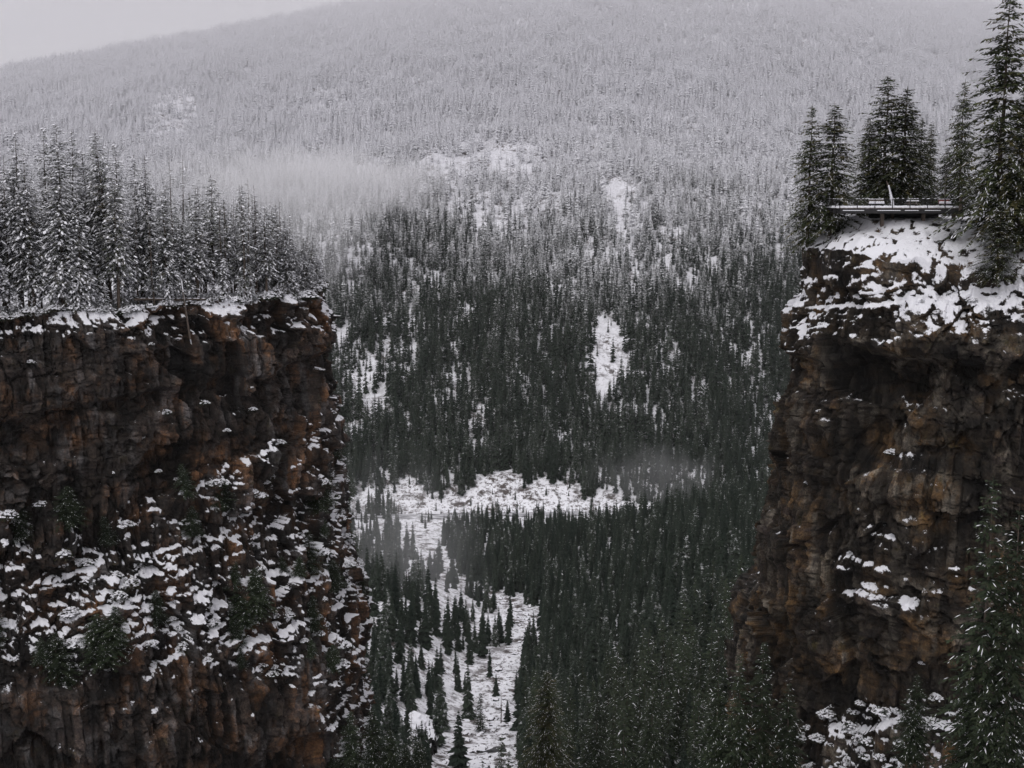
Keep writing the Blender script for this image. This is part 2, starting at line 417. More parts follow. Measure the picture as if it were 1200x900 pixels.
def profL(s, z, bx):
    k = sstep(-75, -35, bx)                       # 1 near the corner
    bench = 17*(sstep(-42-6*fbm(s/14, 2.2, 0, 2)*2-4*(1-k), -80, z))*(1-.72*k)
    tc_ = 1-sstep(-52, -38, bx)*.95
    return tc_*(3.2*sstep(-15.5, -21.5, z)-3.0)+bench*(1-.25*k)+(-16-z)*.025+3.0*sstep(-85, -125, z)
def snowL(V, nz, npr):
    x, y, z = V[..., 0], V[..., 1], V[..., 2]; px, py, dep = proj(V)
    big = fbm(x/5+3, y/5, z/5, 3); cl = fbm(x/3+3, y/3, z/2, 5)
    area = sstep(585, 640, py+60*big+.50*np.clip(px-130, 0, 150))*(1-sstep(755, 825, py+90*big-.12*(px-200)))   # vegetated bench
    area = np.maximum(area, sstep(345, 395, px+20*big)*sstep(420, 500, py+40*big)*1.0)
    area = np.maximum(area, (1-sstep(372, 412, py+35*big))*1.05)
    a = nz*1.6-(1.10-.82*area)+1.0*cl+.6*big
    a[:npr] = .95+.35*fbm(x[:npr]/3, y[:npr]/3, 2, 3)
    return a
build_cliff('left_cliff', [(-150,128),(-110,146),(-75,158),(-58,166),(-46,177),(-35,190),(-31.2,199),(-34,222),(-48,262),(-75,330)], (-110,262),
            -16.0, -132, profL, M_rockL, snowL, lambda X, Y, d: 1.8*fbm(X/15, Y/15, 5, 2)+.0*d, .17, 1.0)
def profR(s, z, bx):
    fr = sstep(54, 84, bx)
    top = 7*sstep(44, 56, bx)*sstep(-9, -22, z)+1.5*sstep(-11, -20, z)-2.5*sstep(44, 56, bx)
    bench = (2.5+26*fr)*sstep(-58-4*fbm(s/9, 1, 0, 2), -92, z)
    rec = sstep(44.5, 48, bx)*(1-sstep(54, 60, bx))*sstep(-18.5, -21.5, z)*sstep(-37, -31, z)
    return top+bench-3.8*rec+(-20-z).clip(0, 50)*.03+1.5*(1-fr)*sstep(-30, -60, z)
def snowR(V, nz, npr):
    x, y, z = V[..., 0], V[..., 1], V[..., 2]; px, py, dep = proj(V)
    big = fbm(x/4+8, y/4, z/4, 3); cl = fbm(x/2.0+3, y/2.0, z/1.5, 4)
    lower = sstep(805, 840, py+35*big)*sstep(930, 980, px)*1.15
    mid = sstep(.55, .15, np.hypot((px-1045)/230, (py-665)/180))*.62+sstep(.5, .1, np.hypot((px-890)/60, (py-590)/90))*.5
    topz = (1-sstep(350, 425, py+40*big+.10*(px-1000)))*1.3
    left = (1-sstep(925, 985, px))*(1-sstep(400, 460, py))*1.0
    ar = np.clip(np.maximum.reduce([lower, mid, topz, left]), 0, 1.3)
    a = nz*1.6-(1.06-.85*ar)+.9*cl+.4*big
    e = sstep(.05, .30, fbm(x[:npr]/2.0, y[:npr]/1.4, 2, 5)+.07+.14*sstep(-7, -10.5, z[:npr])*sstep(42, 50, x[:npr]))
    a[:npr] = 1.0-.75*e
    return a
build_cliff('right_cliff', [(110,300),(80,250),(52,205),(44,186),(40.5,174),(41.5,165),(46.5,157),(56,150.5),(72,146),(95,142),(140,138)], (95,215),
            -11.0, -132, profR, M_rockR, snowR, lambda X, Y, d: np.minimum(7.4, d*(1.15-.60*sstep(46, 58, X))), .17, 2.0)
def surf(name, px, py, up=False, face=True):
    """point of a cliff seen at (or nearest to) a direction"""
    V, PX, PY, nz, sn, n, npr = CL[name]
    d = (PX-px)**2+(PY-py)**2
    m = d < 36
    if not m.any(): i = np.unravel_index(np.argmin(d), d.shape); return V[i]
    dep = np.where(m, V[..., 1], 1e9)
    return V[np.unravel_index(np.argmin(dep), dep.shape)]

# ------------------------------------------------------------------ tree kit
def conifer(seed, H, Rm, cb, spacing, per, twig, tw, snowp, ssize, droop=.35, mat=None, trunk_r=.016, ragged=.3, bend=.0, sparse=0.0, shape=.8, top_sparse=0, nring=7, snowtr=False):
    """returns (trunk, crown, snow) meshes of one conifer"""
    random.seed(seed); tr = MB(); cr = MB(); sn = MB()
    ph = random.uniform(0, 6.28)
    def ax(z):
        t = z/H; return (bend*H*t*t*math.cos(ph)+.08*math.sin(z*.5+seed), bend*H*t*t*math.sin(ph)+.08*math.cos(z*.43), z)
    zz = [H*i/10 for i in range(11)]
    tr.tube([(*ax(z)[:2], z-(.6 if z == 0 else 0)) for z in zz], [max(.02, H*trunk_r*(1-.95*z/H)) for z in zz], nring)
    z = cb*H
    while z < H*.985:
        t = (z-cb*H)/(H-cb*H)
        Lm = Rm*(1-t)**shape*(.55+.45*min(1, t*6+.35))+.12*Rm*0+.25
        n = per if t < .85 else max(3, per-2)
        a0 = random.uniform(0, 6.28)
        clump = random.random() < sparse
        for k in range(n):
            if random.random() < (.7 if clump else .08): continue
            a = a0+k*2*math.pi/n+random.uniform(-.35, .35)
            Lb = Lm*random.uniform(1-ragged*1.4, 1+ragged)
            if Lb < .12: continue
            zb = z+random.uniform(-.5, .5)*spacing
            el = (-.35+.9*t)+random.uniform(-.15, .15); dr = droop*random.uniform(.6, 1.4)
            bx_, by_, _ = ax(zb); ca, sa = math.cos(a), math.sin(a)
            def pt(s): return Vector((bx_+ca*Lb*s, by_+sa*Lb*s, zb+Lb*(el*s-dr*s*s+.18*dr*s**3)))
            # limb
            w = .012*Lb+.012; p0, p1, p2 = pt(0), pt(.5), pt(1)
            side = Vector((-sa, ca, 0))
            cr.add([p0-side*w*2, p0+side*w*2, p1+side*w, p2, p1-side*w], [(0,1,2,4), (4,2,3)])
            ns = max(2, int(Lb/twig*1.9))
            for i in range(ns):
                s = .12+.88*(i+random.random()*.7)/ns
                p = pt(min(s, 1))
                for sd in (-1, 1):
                    tl = twig*random.uniform(.7, 1.35)*(1.25-.75*s)*min(1.6, .5+Lb*.4)
                    fw = random.uniform(.35, .95)
                    d = Vector((ca*fw-sa*sd*(1-fw*.5), sa*fw+ca*sd*(1-fw*.5), random.uniform(-.75, .05))).normalized()
                    up = Vector((random.uniform(-.4,.4), random.uniform(-.4,.4), 1)); wv = d.cross(up).normalized()*tw*random.uniform(.6, 1.2)
                    cr.add([p, p+d*tl*.5+wv, p+d*tl, p+d*tl*.5-wv], [(0,1,2,3)])
            # snow along the branch
            ms = max(1, int(Lb/max(ssize, .17)*.62))
            for i in range(ms):
                if random.random() < snowp*(.5+.7*(i+1)/ms):
                    s = .25+.75*(i+random.random())/ms; p = pt(min(s, 1))
                    off = random.uniform(-.12, .12)*Lb*.8
                    aa = ssize*random.uniform(.45, 1.15)
                    sl = el-2*dr*s
                    if ssize < .25: sn.dome((p.x-sa*off, p.y+ca*off, p.z+.03), aa*2.1, aa*random.uniform(.35, .6), aa*random.uniform(.25, .4), a+random.uniform(-.7,.7), max(-1.0, sl), 4)
                    else: sn.dome((p.x-sa*off, p.y+ca*off, p.z+.03), aa, aa*random.uniform(.35, .7), aa*random.uniform(.25, .45), a+random.uniform(-.5,.5), max(-1.0, sl), 5)
        z += spacing*random.uniform(.75, 1.3)
    # leader
    p = ax(H*.97)
    cr.add([(p[0]-tw*.6, p[1], p[2]), (p[0]+tw*.6, p[1], p[2]), (p[0], p[1], H+.25)], [(0,1,2)])
    if snowtr:
        for i in range(26):
            zt = random.uniform(.02, .9)*H; q = ax(zt); aq = random.uniform(3.3, 6.1); rr = H*trunk_r*(1-.9*zt/H)
            sn.dome((q[0]+rr*math.cos(aq)*.8, q[1]+rr*math.sin(aq)*.8, zt), .1, .1, .5, 0, 0, 5)
    return tr.mesh('trunk', M_bark), cr.mesh('crown', mat), (sn.mesh('snow', M_snow, True) if sn.v else None), H
KIT = {}
def make_kit(key, variants): KIT[key] = variants
USED = {}
COUNT = {'n': 0}
def place_tree(name, var, loc, Hm, rz, label, group=None, lean=(0, 0), cat='tree', wide=1.0):
    tr, cr, sn, H = var; s = Hm/H; wide = wide*min(1.9, max(.9, s**-.5)); key = (name, cr.name)
    if key not in USED:
        t = empty(name, (0,0,0)); part('trunk', tr, t); c = part('crown', cr, t)
        if sn: tag(part('snow', sn, c), kind='stuff')
        USED[key] = t
    else:
        t = copy_tree(USED[key])
    t.location = tuple(loc); t.rotation_euler = (lean[0], lean[1], rz); t.scale = (s*wide, s*wide, s)
    for k in ('group',):
        if k in t: del t[k]
    tag(t, label, cat, group); COUNT['n'] += 1
    return t

snowy = [conifer(100+i, 24, [2.9,3.3,2.5,3.1,2.3,2.9][i], [.12,.2,.1,.3,.25,.15][i], .40, 7, .42, .085, .58, .30, .5, M_green, .010, .38, 0.01, .18, .62, snowtr=False) for i in range(6)]
small = [conifer(120+i, 9, 1.7, .08, .34, 6, .36, .085, .8, .34, .5, M_green, .012, .3, .02, .1, .8) for i in range(3)]
thin = [conifer(130+i, 20, .75, .25, .5, 4, .30, .05, .35, .2, .5, M_green, .009, .5, .02, .35, .4) for i in range(3)]
rightk = [conifer(140+i, 28, [5.2,5.6,4.9,4.8][i], [.07,.1,.05,.04][i], .40, 9, .60, .15, [.30,.30,.2,.32][i], .13, .45, M_right, .013, .38, .0, [.30,.25,.15,.35][i], .66) for i in range(4)]
midk = [conifer(160+i, 22, [3.0,2.6,3.3,2.3][i], [.06,.1,.05,.12][i], .75, 7, .75, .17, .09, .20, .4, M_dark, .010, .35, .0, .1, .8, nring=5) for i in range(4)]
darkk = [conifer(180+i, 26, 3.8, .05, .42, 8, .52, .12, .12, .12, .45, M_dark, .012, .35, .0, .22, .72) for i in range(3)]
sparsek = [conifer(190+i, 20, 1.7, .2, .75, 5, .6, .10, .3, .36, .4, M_green, .008, .45, .02, .3, .7, nring=5) for i in range(3)]

# shrubs
def shrub(seed, r, h, snowp, mat=None):
    random.seed(seed); b = MB(); tw = MB(); sn = MB()
    for k in range(9):
        a = random.uniform(0, 6.28); q = random.uniform(.3, .9); e = (math.cos(a)*r*q, math.sin(a)*r*q, h*random.uniform(.6, 1))
        tw.tube([(0,0,-.3), (e[0]*.4, e[1]*.4, e[2]*.6), e], [.05, .035, .012], 4)
    for i in range(420):
        a = random.uniform(0, 6.28); q = math.sqrt(random.random()); zt = random.uniform(0, 1)
        rr = r*q*math.sqrt(max(0, 1-zt*zt*.85)); p = Vector((math.cos(a)*rr, math.sin(a)*rr, h*zt*(1-.25*random.random())))
        d = Vector((math.cos(a)+random.uniform(-.8,.8), math.sin(a)+random.uniform(-.8,.8), random.uniform(-.6,.7))).normalized()*random.uniform(.18,.42)
        w = d.cross(Vector((random.uniform(-1,1), random.uniform(-1,1), 1))).normalized()*.06
        b.add([p, p+d*.5+w, p+d, p+d*.5-w], [(0,1,2,3)])
    for i in range(int(95*snowp*r*r)+3):
        a = random.uniform(0, 6.28); q = math.sqrt(random.random())*.95; rr = r*q
        zt = h*math.sqrt(max(0, 1-q*q))*random.uniform(.75, 1.0); s_ = random.uniform(.07, .26)
        sn.dome((math.cos(a)*rr, math.sin(a)*rr, zt), s_, s_*random.uniform(.5, .9), s_*random.uniform(.3, .6), random.uniform(0, 6), 0, 7, .35)
    return tw.mesh('stems', M_bark), b.mesh('twigs', mat or M_brush), sn.mesh('snow', M_snow, True), 1.0
shr = [shrub(300+i, [1.2, 1.5, .9, 1.3][i], [1.0, 1.1, 1.2, .8][i], [1.0, .8, 1.0, .5][i], M_dark if i in (1, 3) else None) for i in range(4)]
USEDS = {}
def place_shrub(var, loc, s, label, group, name='shrub'):
    st, tw, sn, _ = var; key = (name, tw.name)
    if key not in USEDS:
        t = empty(name); part('stems', st, t); c = part('twigs', tw, t); tag(part('snow', sn, c), kind='stuff'); USEDS[key] = t
    else: t = copy_tree(USEDS[key])
    t.location = tuple(loc); t.rotation_euler = (0, 0, random.uniform(0, 6.28)); t.scale = (s*random.uniform(.8,1.2), s*random.uniform(.8,1.2), s)
    for k in ('group',):
        if k in t: del t[k]
    tag(t, label, 'shrub', group); return t

# ------------------------------------------------------------------ left plateau wood
def on_left(px, Y):
    """ground point on the left plateau"""
    V, PX, PY, nz, sn, n, npr = CL['left_cliff']; W = V[:npr]
    x = (px-CX)/F*(Y*math.cos(PITCH)+16*math.sin(PITCH))
    d = (W[..., 0]-x)**2+(W[..., 1]-Y)**2; i = np.unravel_index(np.argmin(d), d.shape); return W[i]
def edgeY(name, px):
    V, PX, PY, nz, sn, n, npr = CL[name]; r = V[npr]; p = PX[npr]
    half = len(p)
    m = np.abs(p-px) < 4
    return r[m, 1].min() if m.any() else 200.
def topH(loc, px, py):
    d = ray(px, py); k = loc[1]/d[1]; return max(2.5, d[2]*k-loc[2])
random.seed(11)
hero = [  # px of the top, py of the top, metres behind the rim, kit, variant, label
 (9,147,9,'s',0,'tall snowy conifer at the very left edge of the left cliff wood'),
 (28,151,6,'s',1,'tall snow-laden conifer second from the left in the cliff-top wood'),
 (61,145,10,'s',2,'high pointed snowy conifer just left of the highest one in the cliff-top wood'),
 (79,143,7,'s',3,'highest snow-streaked conifer of the wood on the left cliff'),
 (90,150,14,'s',5,'slim dark-topped conifer close behind the highest one on the left cliff'),
 (111,172,12,'s',0,'lower snowy conifer in the dip right of the highest cliff-top tree'),
 (121,154,9,'s',4,'pointed conifer, left of a close pair near the middle of the left wood'),
 (131,151,6,'s',1,'broad snowy conifer, right of a close pair near the middle of the left wood'),
 (147,165,12,'s',2,'snow-dusted conifer sloping the treeline down right of the close pair'),
 (168,180,9,'s',4,'slender snowy conifer, left one of two equal tops above the fallen log'),
 (178,181,6,'s',0,'broader snowy conifer, right one of two equal tops above the fallen log'),
 (200,214,9,'s',5,'short-topped snowy conifer left of the two bare poles'),
 (207,182,4,'t',0,'tall bare conifer pole, left one of the first bare pair on the left cliff'),
 (214,180,6,'t',1,'tall thin conifer with sparse short branches, right one of the first bare pair'),
 (240,217,8,'t',2,'needle-thin conifer just left of the pointed dark one'),
 (251,203,5,'s',3,'pointed dark conifer standing clear against the fog bank'),
 (269,231,8,'s',1,'snowy conifer in the gap right of the pointed dark one'),
 (280,228,9,'t',1,'thin conifer left of the tall bare snag pair'),
 (287,224,7,'s',4,'snowy conifer directly left of the tall bare snag'),
 (294,208,3,'t',0,'tall bare snag rising highest in front of the fog'),
 (300,215,5,'t',2,'second bare snag leaning close beside the tallest one'),
 (316,256,6,'s',2,'mid-height snowy conifer right of the snag pair'),
 (322,262,8,'s',5,'narrow snowy conifer filling the gap before the leaning snag'),
 (329,230,5,'t',1,'leaning bare-topped conifer near the right end of the left wood'),
 (336,253,3,'s',0,'full snowy conifer under the leaning bare top'),
 (346,281,3,'s',3,'dark drooping conifer near the right end of the left wood'),
 (365,275,2.5,'s',4,'slim spire-shaped conifer second from the right end of the left cliff'),
 (379,303,1.5,'m',0,'bushy snow-loaded conifer at the right-hand tip of the left cliff'),
]
kits = {'s': snowy, 't': thin, 'm': small}
nm = {'s': 'snowy_conifer', 't': 'bare_conifer', 'm': 'small_conifer'}
for px, py, back, k, v, lab in hero:
    Y = edgeY('left_cliff', px)+back; loc = on_left(px, Y)
    place_tree(nm[k], kits[k][v % len(kits[k])], loc-np.array([0,0,.2]), topH(loc, px, py), random.uniform(0, 6.28), lab, 'conifers of the wood on the left cliff', (random.uniform(-.02,.02), random.uniform(-.03,.03)))
env = lambda px: np.interp(px, [-60,0,80,130,180,215,250,300,340,365,380], [150,155,152,160,188,215,215,214,246,268,300])
for i in range(52):
    px = -45+i*8.2+random.uniform(-4, 4)
    if px > 378: break
    back = random.choice([1.5, 3, 5, 8, 12, 16]); Y = edgeY('left_cliff', px)+back; loc = on_left(px, Y)
    q = random.uniform(.05, .42 if px < 230 else .22); top = env(px)+(345-env(px))*q
    place_tree('snowy_conifer', snowy[random.randrange(6)] if random.random() < .62 else sparsek[random.randrange(3)], loc-np.array([0,0,.2]), topH(loc, px, top), random.uniform(0, 6.28),
               'shorter snow-laden conifer filling the crowded wood beneath the tall tops on the left cliff', 'filling conifers of the left cliff wood', wide=1.15)
for i in range(26):
    px = random.uniform(225, 372); back = random.uniform(4, 45); Y = edgeY('left_cliff', px)+back; loc = on_left(px, Y)
    top = env(px)+(340-env(px))*random.uniform(.0, .35)
    place_tree('snowy_conifer', snowy[random.randrange(6)] if random.random() < .62 else sparsek[random.randrange(3)], loc-np.array([0,0,.2]), topH(loc, px, top), random.uniform(0, 6.28),
               'shorter snow-laden conifer filling the crowded wood beneath the tall tops on the left cliff', 'filling conifers of the left cliff wood', wide=1.1)
for i in range(22):
    px = 5+i*17.2+random.uniform(-6, 6)
    if px > 376: break
    Y = edgeY('left_cliff', px)+random.uniform(.8, 3); loc = on_left(px, Y)
    place_tree('small_conifer', small[i % 3], loc-np.array([0,0,.15]), random.uniform(3.0, 7.0)*(1.0 if px < 300 else .7), random.uniform(0, 6.28),
               'little snow-covered conifer right at the rim of the left cliff', 'small rim conifers on the left cliff', (random.uniform(-.06,.06), random.uniform(-.06,.06)))
for i in range(40):
    px = -20+i*10.4+random.uniform(-5, 5)
    if px > 384: break
    Y = edgeY('left_cliff', px)+random.uniform(-.6, 1.0); loc = on_left(px, Y)
    place_shrub(shr[i % 4], loc-np.array([0,0,.25]), random.uniform(.5, 1.1), 'low snow-capped shrub hanging over the top rim of the left cliff', 'shrubs along the left cliff rim')

for px, top, back, lab in [(352,292,5,'snowy conifer between the drooping dark one and the slim spire, left cliff'), (372,300,3,'low bushy conifer just left of the right-hand tip of the left cliff'), (380,322,1,'smallest snow-clad conifer at the very tip of the left cliff'), (358,300,9,'half-hidden conifer behind the slim spire near the tip of the left cliff')]:
    Y = edgeY('left_cliff', min(px, 379))+back; loc = on_left(px, Y)
    place_tree('snowy_conifer', snowy[random.randrange(6)], loc-np.array([0,0,.2]), topH(loc, px, top), random.uniform(0, 6.28), lab, 'conifers of the wood on the left cliff', wide=1.2)
for i in range(12):
    px = random.uniform(300, 383); Y = edgeY('left_cliff', min(px, 378))+random.uniform(-.8, 2.5); loc = on_left(px, Y)
    place_shrub(shr[i % 4], loc-np.array([0,0,.2]), random.uniform(.9, 1.6), 'bulky snow-capped shrub crowding the right-hand end of the left cliff rim', 'bulky shrubs at the end of the left cliff rim')
# fallen log
def log_between(name, a, b, r, label, snowtop=True, mat=None):
    a, b = Vector(a), Vector(b); m_ = MB(); c = (a+b)/2
    pts = [a.lerp(b, t)-c+Vector((0,0,.06*math.sin(t*9))) for t in np.linspace(0, 1, 8)]
    m_.tube(pts, [r*(1-.5*i/7) for i in range(8)], 7)
    for i in range(5):
        p = pts[2+i]; d = Vector((random.uniform(-.3,.3), random.uniform(-.6,.2), random.uniform(.3,.9))); m_.tube([p, p+d*.6], [.05,.02], 4)
    t = empty(name, c); part('trunk', m_.mesh('trunk', mat or M_bark), t)
    if snowtop:
        s = MB()
        for i in range(26):
            if random.random() < .8:
                p = pts[0].lerp(pts[-1], (i+.5)/26); s.dome(p+Vector((0,0,r*.75)), .32, .13, .12, math.atan2((b-a).y, (b-a).x), (b-a).z/max(.1, (b-a).xy.length), 6)
        tag(part('snow', s.mesh('snow', M_snow, True), t), kind='stuff')
    tag(t, label, 'log'); return t
a = on_left(158, edgeY('left_cliff', 158)+1.5)+np.array([0,0,1.2]); b = on_left(243, edgeY('left_cliff', 243)+1)+np.array([0,0,.4])
log_between('fallen_log', a, b, .2, 'long fallen log lying along the rim of the left cliff under a line of snow')
a = surf('left_cliff', 226, 392)+np.array([0,-.4,0]); b = at(214, 340, a[1]-1)
log_between('dead_tree', a, b, .17, 'dark dead trunk tilted over the rim of the left cliff below the two bare poles')

# ------------------------------------------------------------------ vegetation on the cliff faces
def scatter_surf(cl, poly_py, n, nzmin, seed):
    V, PX, PY, nz, sn, nn, npr = CL[cl]; r = np.random.default_rng(seed)
    m = poly_py(PX, PY) & (nz > nzmin); m[:npr] = False
    idx = np.argwhere(m); out = []
    if len(idx) == 0: return out
    for i in r.permutation(len(idx)):
        p = V[tuple(idx[i])]
        if all(np.linalg.norm(p-q) > 1.2 for q in out): out.append(p)
        if len(out) >= n: break
    return out
random.seed(5)
benchL = lambda X, Y: (X > -30) & (X < 425) & (Y > 590-.5*np.clip(X-130, 0, 150)) & (Y < 800)
for p in scatter_surf('left_cliff', benchL, 130, .2, 1):
    place_shrub(shr[random.randrange(4)], p-np.array([0,-.1,.2]), random.uniform(.6, 1.25), 'snow-clotted shrub on the broken bench halfway up the left cliff', 'shrubs on the bench of the left cliff')
for p in scatter_surf('left_cliff', lambda X, Y: (X > 320) & (X < 430) & (Y > 420) & (Y < 900), 34, .2, 2):
    place_shrub(shr[random.randrange(4)], p-np.array([0,-.1,.2]), random.uniform(.5, 1.0), 'snow-tufted shrub clinging to the right-hand edge of the left cliff', 'shrubs on the edge of the left cliff')
for p in scatter_surf('left_cliff', lambda X, Y: (X > 0) & (X < 330) & (Y > 400) & (Y < 600), 16, .35, 3):
    place_shrub(shr[random.randrange(4)], p-np.array([0,-.1,.2]), random.uniform(.4, .8), 'small snowy tuft on a ledge of the bare brown wall above the bench, left cliff', 'tufts on the upper wall of the left cliff')
for p in scatter_surf('left_cliff', benchL, 58, .15, 4):
    place_tree('ledge_conifer', darkk[random.randrange(3)], p-np.array([0,0,.4]), random.uniform(3.0, 7.5), random.uniform(0, 6.28),
               'young green conifer rooted among the snowy shrubs on the bench of the left cliff', 'conifers on the bench of the left cliff', (random.uniform(-.1,.15), random.uniform(-.15,.15)), wide=random.uniform(1.1, 1.7))
for px, py, h, lab in [(412,905,11,'dark conifer at the foot of the left cliff, nearest the rock'), (437,915,13,'dark conifer just right of the left cliff foot, its top against the gorge wood'),
                  (458,925,11,'dark pointed conifer below the grey bluff, between its neighbours'), (492,925,9,'dark conifer directly in front of the grey bluff'),
                  (385,925,12,'dark conifer overlapping the lowest snow streak of the left cliff'), (476,915,7,'smallest dark conifer in the row below the grey bluff')]:
    Y = 190; p = at(px, py, Y); place_tree('dark_conifer', darkk[random.randrange(3)], p-np.array([0,0,.5]), h, random.uniform(0, 6), lab, 'dark conifers at the foot of the left cliff', wide=1.1)

for p in scatter_surf('right_cliff', lambda X, Y: (X > 940) & (X < 1230) & (Y > 815) & (Y < 930), 46, .2, 5):
    place_shrub(shr[random.randrange(4)], p-np.array([0,-.1,.2]), random.uniform(.5, 1.1), 'snow-clotted shrub on the lower bench at the foot of the right cliff', 'shrubs at the foot of the right cliff')
for p in scatter_surf('right_cliff', lambda X, Y: (X > 905) & (X < 1230) & (Y > 330) & (Y < 430), 20, .3, 6):
    place_shrub(shr[random.randrange(4)], p-np.array([0,-.1,.2]), random.uniform(.3, .65), 'small snowy tuft on the broken rock just below the snow cap of the right cliff', 'tufts below the snow cap of the right cliff')
for p in scatter_surf('right_cliff', lambda X, Y: (X > 880) & (X < 1230) & (Y > 520) & (Y < 780), 30, .3, 7):
    place_shrub(shr[random.randrange(4)], p-np.array([0,-.1,.2]), random.uniform(.3, .7), 'small snow-dotted tuft on the lower half of the right cliff wall', 'tufts on the lower wall of the right cliff')

# ------------------------------------------------------------------ right cliff top: trees and platform
def on_right(px, Y):
    V, PX, PY, nz, sn, n, npr = CL['right_cliff']; W = V[:npr]
    x = (px-CX)/F*(Y*math.cos(PITCH)+5*math.sin(PITCH))
    d = (W[..., 0]-x)**2+(W[..., 1]-Y)**2; i = np.unravel_index(np.argmin(d), d.shape); return W[i]
for px, py, Y, v, w, lab in [
  (970,117,170.5,0,1.15,'right one of the two ragged firs at the left end of the platform'),
  (946,120,173,3,.85,'outermost left fir on the right cliff, left of its twin beside the platform'),
  (1036,86,182,1,1.25,'taller, left one of the dense dark pair of firs behind the platform'),
  (1052,98,179,2,1.2,'slightly lower, right one of the dense dark pair of firs behind the platform'),
  (1016,132,184,2,.9,'lower fir half hidden at the left of the dense pair behind the platform'),
  (1076,136,186,3,.8,'narrow fir showing its tip right of the dense pair behind the platform'),
  (1091,140,190,2,.65,'slim dark fir, in the gap between the dense pair and the tall spire'),
  (1119,90,180,0,.72,'tall narrow fir spire just left of the giant fir'),
  (1104,170,185,1,.7,'low dark fir under the narrow spire'),
  (1168,-10,158,1,1.2,'giant fir reaching the top of the picture, in front of the platform end'),
  (1192,95,156,0,1.0,'half-seen fir with snow along its boughs, at the right edge above the cliff'),
  (1215,30,165,1,1.1,'fir cut by the right edge of the picture, behind the giant fir'),
  (1060,185,188,2,1.1,'low dark fir filling the shade behind the platform, middle'),
  (1030,190,190,2,1.1,'low dark fir filling the shade behind the platform, left'),
 ]:
    loc = on_right(px, Y); ln = (0, 0)
    place_tree('fir_tree', rightk[v], loc-np.array([0,0,.3]), topH(loc, px, py), random.uniform(0, 6.28), lab, 'firs on top of the right cliff', ln, wide=w)
loc = on_right(1182, 150); 
place_tree('fir_tree', rightk[3], on_right(1170, 151)-np.array([0,0,.6]), 9.5, 1.0, 'low spreading fir with snow on its boughs at the right end of the snow slope', 'firs on top of the right cliff', wide=1.1)
for px, h, Yb, lab in [(1165, 36, 118,'big dark conifer rising in front of the lower right cliff, left of two'), (1195, 33, 116,'dark conifer cut by the right edge in front of the lower right cliff'),
                   (1140, 12, 124,'short dark conifer among snowy shrubs at the bottom right'), (1075, 10, 126,'dark little conifer in the middle of the snowy shrubs, bottom right'),
                   (868, 20, 150,'dark spire conifer before the foot of the right cliff, left of a group of four'), (895, 19, 150,'dark conifer before the foot of the right cliff, second of a group of four'),
                   (925, 15, 147,'dark conifer before the foot of the right cliff, right end of the group'), (842, 15, 153,'dark low conifer at the left end of the group before the right cliff foot')]:
    top = {1165: 560, 1195: 590, 1140: 800, 1075: 790, 868: 765, 895: 752, 925: 800, 842: 790}[px]
    tp = at(px, top, Yb); zb = tp[2]-h
    place_tree('dark_conifer', darkk[random.randrange(3)], (tp[0], Yb, zb), h, random.uniform(0, 6), lab, 'dark conifers before the right cliff', wide=.95)

# platform
M_steel = plain('dark_steel', (.014,.014,.016), (.03,.028,.028), 2, .7)
M_timber = plain('aged_timber', (.07,.055,.045), (.14,.11,.09), 4)
M_conc = plain('concrete', (.16,.155,.15), (.26,.25,.24), 3)
M_red = plain('red_painted_wood', (.22,.05,.045), (.30,.08,.07), 3)
DY = 163.0
def X_(px, Y=DY): return (px-CX)/F*(Y*math.cos(PITCH)+2.1*math.sin(PITCH))
x0, x1 = X_(984), X_(1128); zd = at(1000, 243.5, DY)[2]; depth = 9.0
plat = empty('viewing_platform', (x0, DY, zd)); tag(plat, 'dark timber viewing platform with railings and a snowy floor, on top of the right cliff', 'platform')
W = x1-x0
m_ = MB()
nb = 40
for i in range(nb): m_.box((W*(i+.5)/nb, depth/2, -.06), (W/nb-.03, depth, .08))
part('deck', m_.mesh('deck', M_timber), plat)
m_ = MB(); m_.box((W/2, -.10, -.42), (W, .12, .55)); part('fascia', m_.mesh('fascia', M_steel), plat)
for k in range(4):
    m_ = MB(); m_.box((W/2, .8+k*2.4, -.48), (W, .25, .62)); part('beam', m_.mesh('beam', M_steel), plat)
s_ = MB()
for i in range(24):
    for j in range(12):
        s_.dome((W*(i+.5)/24, .15+(depth-.3)*(j+.5)/12, -.0), .48, .5, random.uniform(.2, .27), 0, 0, 8, .12)
dk = part('deck_snow', s_.mesh('deck_snow', M_snow, True), plat)
s_ = MB()
for (a, b) in ((.5, 3.2), (5.0, 8.0), (8.6, 10.2), (11.2, 13.2)):
    xx = a
    while xx < b: s_.dome((xx, -.2, -.36), .2, .07, .07, 0, 0, 6); xx += .25
part('ledge_snow', s_.mesh('ledge_snow', M_snow, True), plat)
